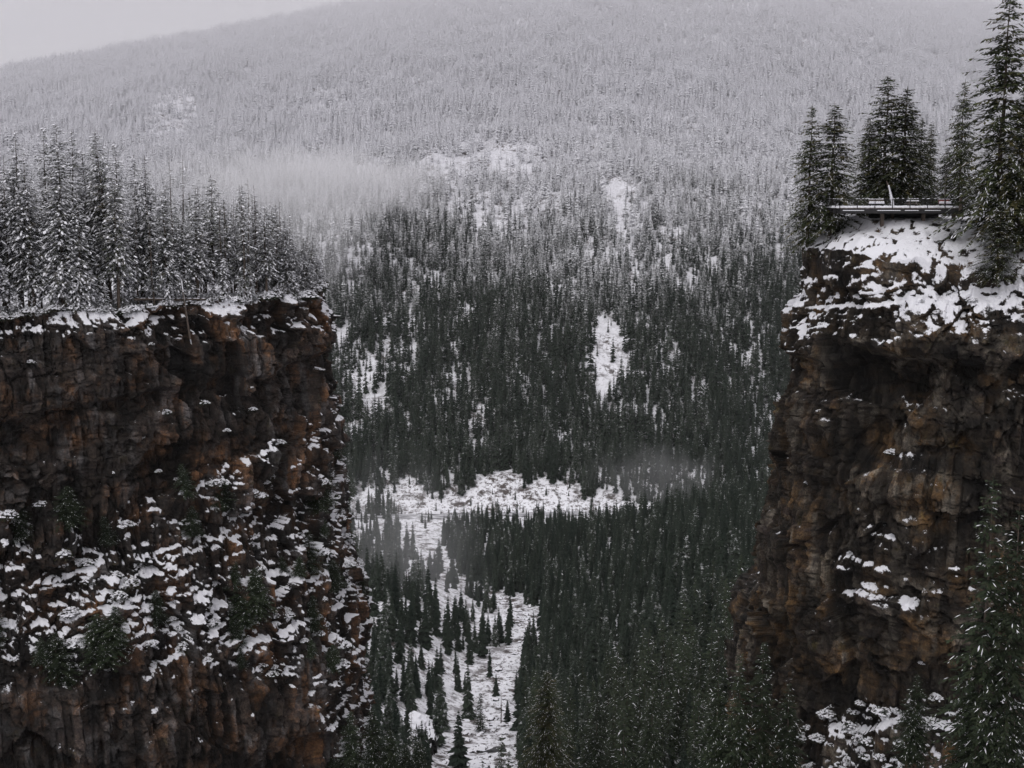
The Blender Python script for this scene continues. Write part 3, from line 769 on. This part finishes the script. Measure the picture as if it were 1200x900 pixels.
# supports
for px in (1089, 1128-3, 1040):
    xx = X_(px)-x0; gy = 2.2
    m_ = MB(); m_.box((xx, gy, -1.9), (.42, .42, 2.9)); part('support_post', m_.mesh('support_post', M_timber), plat)
m_ = MB(); m_.box((W/2+3, depth-.5, -1.6), (W*.6, .3, 2.2)); part('footing', m_.mesh('footing', M_steel), plat)  # footing coloured dark to stand in for the shadow under the deck
def railing(a, b, n, nm_='railing'):
    a, b = Vector(a), Vector(b); r = MB(); s = MB(); p0 = None
    L = (b-a).length; rz = math.atan2((b-a).y, (b-a).x)
    for i in range(n+1):
        p = a.lerp(b, i/n); r.box(p+Vector((0,0,.25)), (.09,.09,1.75))
    for h in (1.12, .95, .72, .5, .28):
        r.box((a+b)/2+Vector((0,0,h)), (L, .07 if h > 1.1 else .03, .07 if h > 1.1 else .03), rz)
    for i in range(int(L/.4)):
        if random.random() < .6: continue
        p = a.lerp(b, (i+.5)/int(L/.4)); s.dome(p+Vector((0,0,1.155)), .22, .05, .05, rz, 0, 6)
    o = part(nm_, r.mesh(nm_, M_steel), plat)
    tag(part('snow', s.mesh('snow', M_snow, True), o), kind='stuff')
railing((0,0,0), (W,0,0), 7); railing((0,0,0), (.0,depth,0), 4)
railing((0,depth,0), (W,depth,0), 7)
def bench(px, Y, w, mat, name, label, back=.5):
    o = empty(name, (X_(px, Y), Y, zd+.08)); m_ = MB()
    for k in range(3): m_.box((0, -.18+k*.18, .45), (w, .15, .05))
    part('seat', m_.mesh('seat', mat), o); m_ = MB()
    for k in range(3): m_.box((0, .3, .62+k*.14), (w, .05, .11), 0, -.15)
    part('backrest', m_.mesh('backrest', mat), o)
    for sx in (-1, 1):
        m_ = MB(); m_.box((sx*w*.42, 0, .21), (.08, .5, .42)); part('leg', m_.mesh('leg', M_steel), o)
    s = MB()
    for i in range(8): s.dome((-w/2+w*(i+.5)/8, -.05, .5), w/11, .3, .26, 0, 0, 8); s.dome((-w/2+w*(i+.5)/8, .3, .98), w/11, .08, .12, 0, 0, 6)
    tag(part('snow', s.mesh('snow', M_snow, True), o), kind='stuff'); tag(o, label, 'bench', 'benches on the platform'); return o
bench(1027, 165.5, 2.0, M_timber, 'park_bench', 'snow-heaped bench near the left end of the platform')
bench(1107, 166.0, 1.5, M_red, 'park_bench', 'reddish bench under snow near the right end of the platform')
# picnic table
o = empty('picnic_table', (X_(1070, 166), 166.3, zd+.08)); m_ = MB()
for k in range(4): m_.box((0, -.3+k*.2, .74), (1.5, .17, .05))
part('table_top', m_.mesh('table_top', M_timber), o)
for sy in (-1, 1):
    m_ = MB(); m_.box((0, sy*.72, .45), (1.5, .26, .05)); part('seat', m_.mesh('seat', M_timber), o)
for sx in (-1, 1):
    m_ = MB(); m_.box((sx*.5, .28, .37), (.07,.08,.85), 0, .45); m_.box((sx*.5, -.28, .37), (.07,.08,.85), 0, -.45); m_.box((sx*.5, 0, .42), (.06,1.5,.07)); part('leg', m_.mesh('leg', M_timber), o)
s = MB()
for i in range(6):
    for j in (-.2, .15): s.dome((-.62+.25*i, j, .77), .17, .22, .14, 0, 0, 7)
tag(part('snow', s.mesh('snow', M_snow, True), o), kind='stuff'); tag(o, 'small snow-covered picnic table in the middle of the platform', 'table')
o = empty('flag_pole', (X_(1105, 164), 163.5, zd)); m_ = MB(); m_.tube([(0,0,0),(0,0,4.4)], [.05,.035], 8); part('pole', m_.mesh('pole', M_greywood), o)
m_ = MB(); m_.tube([(0,0,4.4),(0,0,4.5)], [.06,.03], 8); part('cap', m_.mesh('cap', M_steel), o); tag(o, 'thin bare upright pole standing on the right half of the platform', 'pole')
o = empty('wooden_post', (X_(1124, 163), 162.6, zd)); m_ = MB(); m_.box((0,0,.6), (.3,.3,2.3)); part('post', m_.mesh('post', M_timber), o)
m_ = MB(); m_.dome((0,0,1.75), .2, .2, .16); part('snow', m_.mesh('snow', M_snow, True), o); tag(o, 'stout pale wooden post at the right end of the platform', 'post')
# snow plastered trunk through the platform
o = empty('white_trunk', (X_(1048, 167), 168.5, zd-2.5)); m_ = MB(); m_.tube([(.35,0,0),(.2,0,3),(-.35,0,5.0),(-.75,0,6.0)], [.24,.2,.15,.06], 8); part('trunk', m_.mesh('trunk', M_bark), o)
s = MB()
for i in range(23):
    z = 2.4+i*.13; xq = np.interp(z, [0,3,5.0,6.0], [.35,.2,-.35,-.75]); s.dome((xq-.02, -.12, z), .19*(1.35-i/30), .12, .22, 0, 0, 7)
for sx, zz in ():
    for i in range(7): s.dome((-.2+sx*i*.16, -.1, zz+i*.1), .17, .14, .14, 0, 0, 6)
tag(part('snow', s.mesh('snow', M_snow, True), o), kind='stuff'); tag(o, 'leaning trunk plastered white with snow, standing at the back of the platform', 'tree trunk')

# ------------------------------------------------------------------ valley and mountain forest
PATCH = [ # px, py, rx, ry, strength: open snow among the trees of the mountain
 (725,232,16,20,1),(730,262,10,16,.8),(738,300,12,24,.6),(745,340,8,26,.7),(715,400,14,22,1),(712,432,24,24,1),(705,460,8,14,.8),(585,190,50,18,.75),(520,200,34,16,.7),(545,255,26,20,.6),(590,265,26,22,.65),
 (627,245,20,14,.5),(700,300,16,22,.55),(780,325,6,20,.7),(812,335,5,24,.7),(430,460,18,30,.6),(445,480,14,20,.55),(470,400,26,40,.4),(530,440,6,30,.4),(660,340,20,16,.4),(820,470,10,18,.7),(785,430,10,20,.5),
 (885,430,12,26,.6),(912,300,5,22,.8),(200,140,22,26,.7),(215,120,12,12,.6),(385,125,20,16,.55),(170,175,14,14,.6),(440,200,20,10,.4),(400,300,30,50,.3),(505,330,30,24,.4),(640,400,6,30,.3),(560,520,8,40,.35),(656,540,4,20,.8),(566,545,4,14,.8),(430,100,12,8,.4),(880,10,14,6,.5),(800,300,8,40,.3)]
def forest_points():
    r = np.random.default_rng(3); pts = []
    # candidate samples row by row, denser near
    y = 330.0
    while y < TOPY+60:
        sp = 5.4 if y < 1150 else 5.4+1.6*min(1, (y-1150)/1200)
        hw = .475*y+60
        n = int(2*hw/sp)
        xs = np.linspace(-hw, hw, n)+r.uniform(-.5, .5, n)*sp
        ysr = y+r.uniform(-.5, .5, n)*sp
        pts.append(np.stack([xs, ysr], 1)); y += sp
    P = np.concatenate(pts); X, Y = P[:, 0], P[:, 1]; Z = height(X, Y)
    px, py, dep = proj(np.stack([X, Y, Z], 1))
    keep = r.random(len(P))
    dens = np.where((Y > 1180) & (Y < 1600), .97, .82)
    big = fbm(X/45, Y/45, 2, 3)
    nb_ = fbm(X/16, Y/16, 8, 2)
    up = Y > BASEY+20
    for (a, b, rx, ry, s) in PATCH:
        d = np.hypot((px-a+10*nb_)/(rx*1.3), (py-b+3+10*big)/(ry*1.3)); dens = np.where(up, dens*(1-.97*s*sstep(1.25, .6, d)), dens)
    gul = np.abs(fbm(X/85+.3*fbm(X/60, Y/60, 0, 2), Y/520, 6.6, 3)); dens = np.where(up & (py > 140), dens*(1-.5*sstep(.04, .0, gul)*sstep(-.25, .15, fbm(X/120, Y/120, 3.3, 2))), dens)
    dens = np.where(up, dens*(1-.35*sstep(.15, .32, fbm(X/26, Y/40, 5.1, 3))*(py < 390)), dens)
    # thin wood high up on the left shoulder and lower left slope, thick dark wood low down
    dens = np.where(up & (py > 380) & (px < 500) & (big > .12), dens*.5, dens)
    dens = np.where(up & (py > 150) & (py < 420) & (big > .22), dens*.6, dens)
    qx = px+5*nb_; qy = py+5*big
    cr_ = inpoly(qx, qy, CREEK) & (Y < 1150); dens = np.where(cr_, .012, dens)
    frn = (py > 640) & (py < 770) & (Y < 1100) & (inpoly(px, py-26, CREEK) | inpoly(px, py-42, CREEK)) & ~cr_
    cl_ = inpoly(px+2*nb_, py+2*big, CLEAR); dens = np.where(cl_, .10, dens)
    # left bank: open wood with snow showing
    lb = (Y < 1120) & (px < creek_px(py)) & ~cr_; dens = np.where(lb, np.where((py > 770) & (px > 495), .16, np.where(py > 640, .42, .55))*np.where(big > .1, .35, 1), dens)
    strip = (Y > 1020) & (Y < 1110) & (px < 530) & (px > 400) & (py > 606); dens = np.where(strip, np.where(px < 466, .35, .05), dens)
    dens = np.where(frn, dens*.4, dens)
    # nothing standing on the cliffs' footprint
    k = keep < dens
    k &= ~((Y < 430) & ((px > 880) | (px < 435)))
    P3 = np.stack([X, Y, Z], 1)[k]; hv = fbm(X[k]/50, Y[k]/50, 9.3, 3)
    hgt = np.where(P3[:, 1] < 1150, r.uniform(15, 28, len(P3)), r.uniform(17, 32, len(P3)))
    hgt = np.where(P3[:, 1] < 1150, hgt*r.choice([1, 1.1, .8, .6], len(P3))*(1+.3*sstep(620, 420, P3[:, 1])*(P3[:, 0] > 5)), hgt)
    hgt = np.where(P3[:, 1] > 1150, hgt*(1.0+.6*hv)*r.choice([1, 1.05, 1.1, .95, .6], len(P3)), hgt); hgt = np.where(P3[:, 1] > 1150, hgt*(1-.25*sstep(100, 500, P3[:, 2])), hgt)
    hgt = np.where((P3[:, 1] > 930) & (P3[:, 1] < 1080), hgt*.70, hgt); inclear = inpoly(px[k], py[k], CLEAR); hgt = np.where(inclear, r.uniform(3, 9, len(P3)), hgt)
    return P3, hgt
def creek_px(py): return np.interp(py, [600, 640, 665, 690, 712, 750, 800, 900], [470, 495, 520, 560, 600, 605, 590, 540])
FP, FH = forest_points()
fpx, fpy, fdep = proj(FP)
vis = (fpx > 380) & (fpx < 930) & (fpy-FH/fdep*F < 905)
app = np.where(vis & (FP[:, 1] < 1150), FH/fdep, 0)
NIND = 170
order = np.argsort(-app)[:NIND]
chosen = np.zeros(len(FP), bool); chosen[order] = True
random.seed(21)
for i in order:
    p = FP[i]; px, py = fpx[i], fpy[i]
    left = px < creek_px(min(900, py))+10
    if left:
        q_ = random.random(); var = sparsek[random.randrange(3)] if q_ < .5 else (thin[random.randrange(3)] if q_ < .68 else midk[random.randrange(4)])
        lab = 'thin grey-green conifer on the snowy ground left of the creek bed, below the left cliff'; g = 'thin conifers left of the creek'
    else:
        var = midk[random.randrange(4)]
        lab = 'dark conifer lightly flecked with snow in the dense wood right of the creek bed'; g = 'dark conifers right of the creek'
    place_tree('valley_conifer', var, p-np.array([0,0,.4]), FH[i], random.uniform(0, 6.28), lab, g, (random.uniform(-.02,.02), random.uniform(-.02,.02)), wide=random.uniform(.85, 1.25))
print('individual trees', COUNT['n'], 'stuff trees', (~chosen).sum())

def far_tree(seed, H, Rr, tiers, per):
    """a light conifer form: a trunk and whorls of drooping, two-part boughs"""
    random.seed(seed); m = MB(); m.tube([(0,0,-.6),(0,0,H*.5),(0,0,H)], [.22,.14,.03], 4)
    for k in range(tiers):
        t = (k+random.random()*.6)/tiers; z0 = H*(.06+.93*t); r = Rr*(1-t)**.8*random.uniform(.7, 1.2)+.22
        a0 = random.uniform(0, 6.28)
        for i in range(per):
            a = a0+i*2*math.pi/per+random.uniform(-.3, .3); L = r*random.uniform(.6, 1.25); ca, sa = math.cos(a), math.sin(a)
            w = L*random.uniform(.28, .42)+.12; dz = -L*random.uniform(.25, .6); zz = z0+random.uniform(-.3, .3)*H/tiers
            b = (ca*.05, sa*.05, zz+.12*L); mid = .55
            p1 = (ca*L*mid-sa*w, sa*L*mid+ca*w, zz+dz*.45-.25*w); p2 = (ca*L*mid+sa*w, sa*L*mid-ca*w, zz+dz*.45-.25*w)
            c = (ca*L*mid, sa*L*mid, zz+dz*.25+.1*L); e = (ca*L, sa*L, zz+dz)
            m.add([b, p1, c, p2, e], [(0,1,2), (0,2,3), (1,4,2), (2,4,3)])
    return m.mesh('conifer_form', M_forest)
def instancer(name, P, H, meshes, label=None):
    src = bpy.data.collections.new(name+'_forms')
    for i, me in enumerate(meshes):
        o = bpy.data.objects.new('conifer_form', me); src.objects.link(o)
    me = bpy.data.meshes.new(name); me.vertices.add(len(P)); me.vertices.foreach_set('co', np.asarray(P, np.float32).ravel())
    a = me.attributes.new('hs', 'FLOAT', 'POINT'); a.data.foreach_set('value', np.asarray(H, np.float32))
    r = np.random.default_rng(1); a = me.attributes.new('rz', 'FLOAT', 'POINT'); a.data.foreach_set('value', r.uniform(0, 6.28, len(P)).astype(np.float32))
    a = me.attributes.new('pick', 'INT', 'POINT'); a.data.foreach_set('value', r.integers(0, len(meshes), len(P)).astype(np.int32))
    a = me.attributes.new('wd', 'FLOAT', 'POINT'); a.data.foreach_set('value', r.uniform(.8, 1.25, len(P)).astype(np.float32))
    o = link(name, me)
    ng = bpy.data.node_groups.new(name, 'GeometryNodeTree')
    ng.interface.new_socket('Geometry', in_out='INPUT', socket_type='NodeSocketGeometry'); ng.interface.new_socket('Geometry', in_out='OUTPUT', socket_type='NodeSocketGeometry')
    gi = ng.nodes.new('NodeGroupInput'); go = ng.nodes.new('NodeGroupOutput')
    m2p = ng.nodes.new('GeometryNodeMeshToPoints'); iop = ng.nodes.new('GeometryNodeInstanceOnPoints'); ci = ng.nodes.new('GeometryNodeCollectionInfo')
    ci.inputs[0].default_value = src; ci.inputs['Separate Children'].default_value = True; ci.inputs['Reset Children'].default_value = True
    def attr(n_, t='FLOAT'):
        q = ng.nodes.new('GeometryNodeInputNamedAttribute'); q.data_type = t; q.inputs['Name'].default_value = n_; return q.outputs['Attribute']
    L = ng.links.new
    L(gi.outputs[0], m2p.inputs['Mesh']); L(m2p.outputs[0], iop.inputs['Points']); L(ci.outputs[0], iop.inputs['Instance'])
    iop.inputs['Pick Instance'].default_value = True; L(attr('pick', 'INT'), iop.inputs['Instance Index'])
    c = ng.nodes.new('ShaderNodeCombineXYZ'); L(attr('rz'), c.inputs[2])
    e2r = ng.nodes.new('FunctionNodeEulerToRotation'); L(c.outputs[0], e2r.inputs[0]); L(e2r.outputs[0], iop.inputs['Rotation'])
    c2 = ng.nodes.new('ShaderNodeCombineXYZ'); mu = ng.nodes.new('ShaderNodeMath'); mu.operation = 'MULTIPLY'
    L(attr('hs'), mu.inputs[0]); L(attr('wd'), mu.inputs[1]); L(mu.outputs[0], c2.inputs[0]); L(mu.outputs[0], c2.inputs[1]); L(attr('hs'), c2.inputs[2])
    L(c2.outputs[0], iop.inputs['Scale']); L(iop.outputs[0], go.inputs[0])
    md = o.modifiers.new('instances', 'NODES'); md.node_group = ng
    return o
rest = ~chosen
near = rest & (FP[:, 1] < 1150)
forms = [far_tree(500+i, 20, [2.7,3.1,2.4,2.9,2.5][i], 26, 7) for i in range(5)]
o = instancer('valley_wood', FP[near]-np.array([0,0,.3]), FH[near]/20, forms)
tag(o, 'dense dark conifer wood covering the valley floor and its right bank', 'forest', kind='stuff')
fm = rest & ~near
forms2 = [far_tree(520+i, 20, [2.5,2.9,2.1,2.7,3.0][i], 15, 6) for i in range(5)]
o = instancer('mountain_forest', FP[fm]-np.array([0,0,.5]), FH[fm]/20, forms2)
tag(o, 'vast conifer forest on the mountainside, dark green below and frosted white above', 'forest', kind='stuff')

# ------------------------------------------------------------------ creek bed things
def hit(px, py):
    d = ray(px, py); t = np.arange(260., 2400., 2.); P = d[None, :]*t[:, None]
    return P[np.argmax(P[:, 2] < height(P[:, 0], P[:, 1]))]
def boulder(seed, squash=.6):
    import bmesh
    bm = bmesh.new(); bmesh.ops.create_icosphere(bm, subdivisions=3, radius=1)
    co = np.array([v.co[:] for v in bm.verts]); w, e, t = worley(co[:, 0]*1.3+seed, co[:, 1]*1.3, co[:, 2]*1.3, (-1, 0, 1)); kk = 1+.35*(w-.5)+.3*t
    for v, k, n in zip(bm.verts, kk, co): v.co = Vector((n[0]*k*1.15, n[1]*k*.9, n[2]*k*squash))
    me = bpy.data.meshes.new('boulder'); bm.to_mesh(me); bm.free(); me.materials.append(M_boulder)
    nzs = np.array([v.normal.z for v in me.vertices]); zz = np.array([v.co.z for v in me.vertices])
    a = me.attributes.new('snow', 'FLOAT', 'POINT'); a.data.foreach_set('value', (sstep(.35, .75, nzs)*1.0-.25).astype(np.float32))
    return me
bms = [boulder(3*i+1) for i in range(5)]
random.seed(31)
cnt = 0
for i in range(900):
    px = random.uniform(500, 640); py = random.uniform(700, 900)
    if not inpoly(np.array([px]), np.array([py]), CREEK)[0]: continue
    p = hit(px, py); s = random.uniform(.7, 2.1)*(1.3 if random.random() < .15 else 1)
    o = link('boulder', bms[cnt % 5]); o.location = p; o.scale = (s, s, s); o.rotation_euler = (0, 0, random.uniform(0, 6.28))
    tag(o, 'snow-capped grey boulder among many in the white creek bed', 'boulder', 'boulders in the creek bed'); cnt += 1
    if cnt >= 170: break
def blackmat():
    m, nt, b = newmat('wet_black_rock', .5, .4); nt.links.new(mix(nt, noise(nt, texc(nt), 1.0, 6), (.012,.012,.013), (.035,.034,.036)), b.inputs['Base Color']); return m
me = boulder(40, .45).copy(); me.materials[0] = blackmat(); o = link('boulder', me); o.location = hit(583, 881)+np.array([0,0,.5]); o.scale = (4.2, 2.8, 2.6)
tag(o, 'large dark wet boulder without snow in the middle of the creek bed', 'boulder')
# grey bluff at left of creek
import bmesh
bm = bmesh.new(); bmesh.ops.create_icosphere(bm, subdivisions=6, radius=1)
co = np.array([v.co[:] for v in bm.verts]); w, e, t = worley(co[:, 0]*3, co[:, 1]*3, co[:, 2]*2.2, (-1, 0, 1)); k = 1+.10*(w-.5)+.12*t+.10*fbm(co[:, 0]*4, co[:, 1]*4, co[:, 2]*3, 4)
pw = np.sign(co)*np.abs(co)**.6
for v, kk, q in zip(bm.verts, k, pw): v.co = Vector((q[0]*kk*9, q[1]*kk*14, q[2]*kk*14))
me = bpy.data.meshes.new('bluff'); bm.to_mesh(me); bm.free(); me.materials.append(M_boulder)
nzs = np.array([v.normal.z for v in me.vertices]); a = me.attributes.new('snow', 'FLOAT', 'POINT'); a.data.foreach_set('value', (sstep(.35, .8, nzs)*1.2-.15).astype(np.float32))
o = link('bluff', me); p = hit(492, 875); o.location = p+np.array([-2, 6, -6]); tag(o, kind='structure')
# snag in the creek bed
p = hit(587, 850); m_ = MB(); m_.tube([(0,0,-.5),(.2,0,8),(.1,0,17)], [.3,.2,.05], 6); random.seed(4)
for i in range(26):
    z = random.uniform(3, 16); a = random.uniform(0, 6.28); L_ = 1.1*(1-z/20); m_.tube([(.15,0,z), (.15+math.cos(a)*L_, math.sin(a)*L_, z-.3)], [.05,.015], 3)
o = empty('dead_tree', p); part('trunk', m_.mesh('trunk', M_bark), o); tag(o, 'bare dead tree trunk standing alone in the snowy creek bed', 'dead tree')
# lone conifer in clearing
p = hit(583, 603); place_tree('valley_conifer', midk[0], p, 15, 0, 'lone dark conifer standing in the snowy clearing across the valley', None, wide=1.3)
p = hit(563, 858); place_tree('valley_conifer', midk[1], p, 19, 0, 'dark conifer at the left edge of the open creek bed beside the dead tree', None, wide=1.2)
# near conifer at bottom middle
tp = at(641, 786, 300); place_tree('dark_conifer', rightk[1], (tp[0], 300, tp[2]-27), 27, 0, 'tall green conifer at the bottom middle, right of the open creek bed', None, wide=1.15)
for px, top, Y, lab in [(700,810,330,'tall dark conifer at the bottom, right of the green one by the creek'), (765,800,330,'tall dark conifer at the bottom between the green one and the right cliff'), (668,850,310,'dark conifer close right of the green one at the bottom middle')]:
    tp = at(px, top, Y); h = tp[2]-height(tp[0], Y); place_tree('dark_conifer', darkk[1], (tp[0], Y, tp[2]-max(18, min(h, 30))), max(18, min(h, 30)), 1, lab, None, wide=1.1)
# leaning dead trunks
a = hit(655, 745); log_between('leaning_log', a+np.array([-10,0,8]), a+np.array([8,-4,1]), .3, 'pale broken log slanting through the trees right of the creek bed', True, M_greywood)
a = hit(560, 742); log_between('leaning_log', a+np.array([-10,0,6]), a+np.array([4,-2,1]), .3, 'pale fallen log across the brown bank left of the creek bed', True, M_greywood)

# road across the valley
ys_ = 1078.0; xs = np.linspace(-420, 420, 170)
rows = []
for off, dz in ((-6, -.6), (-4.5, .5), (4.5, .5), (6, -.6)):
    yy = ys_+off+10*np.sin(xs/170); rows.append(np.stack([xs, yy, height(xs, ys_+10*np.sin(xs/170))+1.2+dz], 1))
V = np.stack(rows); 
m, nt, b_ = newmat('slushy_asphalt', .6, .3); nt.links.new(mix(nt, ramp(nt, noise(nt, texc(nt, (.1, 1.5, 1)), .6, 5), [(.42, 0), (.6, 1)]), (.05,.05,.055), (.6,.6,.63)), b_.inputs['Base Color'])
tag(link('road', mesh_np('road', V.reshape(-1, 3), grid_faces(4, len(xs)), [m], True)), kind='structure')

# ------------------------------------------------------------------ air
def volume(name, dens, col=(.985,.98,1.0), aniso=0.0, grad=None):
    m = bpy.data.materials.new(name); m.use_nodes = True; nt = m.node_tree; nt.nodes.clear()
    o = nt.nodes.new('ShaderNodeOutputMaterial'); v = nt.nodes.new('ShaderNodeVolumePrincipled')
    v.inputs['Color'].default_value = (*col, 1); v.inputs['Density'].default_value = dens; v.inputs['Anisotropy'].default_value = aniso
    nt.links.new(v.outputs[0], o.inputs['Volume'])
    if grad: nt.links.new(grad(nt, dens), v.inputs['Density'])
    return m
HAZE = 1.8e-5
m_ = MB(); m_.box((0, 2700, 240), (10400, 7200, 1200)); tag(link('haze', m_.mesh('haze', volume('haze', HAZE))), 'thin pale winter haze filling the valley', 'haze', kind='stuff')
def soft(nscale, thr):
    def g(nt, dens):
        tc = N(nt, 'ShaderNodeTexCoord'); ln = N(nt, 'ShaderNodeVectorMath', operation='LENGTH'); nt.links.new(tc.outputs['Object'], ln.inputs[0])
        mpp = N(nt, 'ShaderNodeMapping'); mpp.inputs['Scale'].default_value = (1.7, 1, 1); nt.links.new(tc.outputs['Object'], mpp.inputs[0]); nz_ = noise(nt, mpp.outputs[0], nscale, 5, .65)
        s = math_(nt, 'ADD', math_(nt, 'SUBTRACT', 1.0, ln.outputs['Value']), math_(nt, 'MULTIPLY', math_(nt, 'SUBTRACT', nz_, .5), thr))
        s2 = N(nt, 'ShaderNodeMapRange', interpolation_type='SMOOTHSTEP'); nt.links.new(s, s2.inputs[0]); s2.inputs[1].default_value = .12; s2.inputs[2].default_value = .75; s2.inputs[3].default_value = 0; s2.inputs[4].default_value = dens
        edge = N(nt, 'ShaderNodeMapRange', interpolation_type='SMOOTHSTEP'); nt.links.new(ln.outputs['Value'], edge.inputs[0]); edge.inputs[1].default_value = .97; edge.inputs[2].default_value = .7; edge.inputs[3].default_value = 0; edge.inputs[4].default_value = 1
        return math_(nt, 'MULTIPLY', s2.outputs[0], edge.outputs[0])
    return g
def fog(px, py, Y, rx, ry, rz, dens, label, ns=2.2, thr=1.1, rot=0):
    import bmesh
    bm = bmesh.new(); bmesh.ops.create_icosphere(bm, subdivisions=3, radius=1); me = bpy.data.meshes.new('fog_bank'); bm.to_mesh(me); bm.free()
    me.materials.append(volume('fog', dens, grad=soft(ns, thr))); o = link('fog_bank', me); o.location = tuple(at(px, py, Y)); o.scale = (rx, ry, rz); o.rotation_euler = (0, rot, 0)
    tag(o, label, 'fog', kind='stuff')
fog(355, 212, 1500, 250, 120, 62, .010, 'long low fog bank drifting across the mountain behind the left cliff trees', ns=1.8, thr=1.5, rot=.03)
fog(365, 275, 1300, 95, 70, 85, .0045, 'faint fog wisp hanging beside the right-hand end of the left cliff wood')
fog(765, 560, 1020, 75, 45, 42, .0026, 'small grey mist puff over the dark wood right of the snowy clearing', ns=1.6, thr=2.0)
fog(470, 670, 760, 75, 60, 110, .0026, 'thin mist in the gorge beside the lower left cliff')

# upper cloud
def hg(nt, dens):
    g = N(nt, 'ShaderNodeNewGeometry'); sp = N(nt, 'ShaderNodeSeparateXYZ'); nt.links.new(g.outputs['Position'], sp.inputs[0])
    s2 = N(nt, 'ShaderNodeMapRange', interpolation_type='SMOOTHSTEP'); nt.links.new(sp.outputs['Z'], s2.inputs[0]); s2.inputs[1].default_value = 60; s2.inputs[2].default_value = 760; s2.inputs[3].default_value = 0; s2.inputs[4].default_value = dens
    return s2.outputs[0]
CLOUD = 1.0e-3
try: scene.cycles.volume_step_rate = 2.0
except Exception: pass
if CLOUD:
    m_ = MB(); m_.box((0, 2980, 540), (9000, 3400, 960)); o = link('low_cloud', m_.mesh('low_cloud', volume('low_cloud', CLOUD, grad=hg)))
    tag(o, 'pale low cloud veiling the top of the mountain', 'cloud', kind='stuff')

# ------------------------------------------------------------------ light
w = bpy.data.worlds.new('World'); scene.world = w; w.use_nodes = True; nt = w.node_tree
bg = nt.nodes['Background']; sky = nt.nodes.new('ShaderNodeTexSky'); sky.sky_type = 'NISHITA'; sky.sun_disc = False
sky.sun_elevation = R(50); sky.sun_rotation = R(200); sky.air_density = 1.0; sky.dust_density = 4; sky.ozone_density = 1
hs = nt.nodes.new('ShaderNodeHueSaturation'); hs.inputs['Saturation'].default_value = .06; nt.links.new(sky.outputs[0], hs.inputs['Color'])
mx = nt.nodes.new('ShaderNodeMix'); mx.data_type = 'RGBA'; mx.inputs[0].default_value = .8; nt.links.new(hs.outputs[0], mx.inputs[6]); mx.inputs[7].default_value = (5.65, 5.5, 5.8, 1)
tc = nt.nodes.new('ShaderNodeTexCoord'); sx = nt.nodes.new('ShaderNodeSeparateXYZ'); nt.links.new(tc.outputs['Generated'], sx.inputs[0])
mr = nt.nodes.new('ShaderNodeMapRange'); nt.links.new(sx.outputs['Z'], mr.inputs[0]); mr.inputs[1].default_value = .05; mr.inputs[2].default_value = .9; mr.inputs[3].default_value = .84; mr.inputs[4].default_value = 1.42
ml = nt.nodes.new('ShaderNodeVectorMath'); ml.operation = 'SCALE'; nt.links.new(mx.outputs[2], ml.inputs[0]); nt.links.new(mr.outputs[0], ml.inputs['Scale'])
nt.links.new(ml.outputs[0], bg.inputs['Color']); bg.inputs['Strength'].default_value = .10
sd = bpy.data.lights.new('sun', 'SUN'); sd.energy = .5; sd.angle = R(40); sd.color = (1, .98, .95)
so = bpy.data.objects.new('sun', sd); COL.objects.link(so); so.rotation_euler = (R(40), 0, R(-20))
scene.view_settings.view_transform = 'Standard'; scene.view_settings.look = 'None'; scene.view_settings.exposure = 0.5; scene.view_settings.gamma = 1
scene.render.engine = 'CYCLES'; scene.cycles.volume_bounces = 2; scene.cycles.max_bounces = 4; scene.cycles.volume_step_rate = 2.0; scene.cycles.volume_max_steps = 64
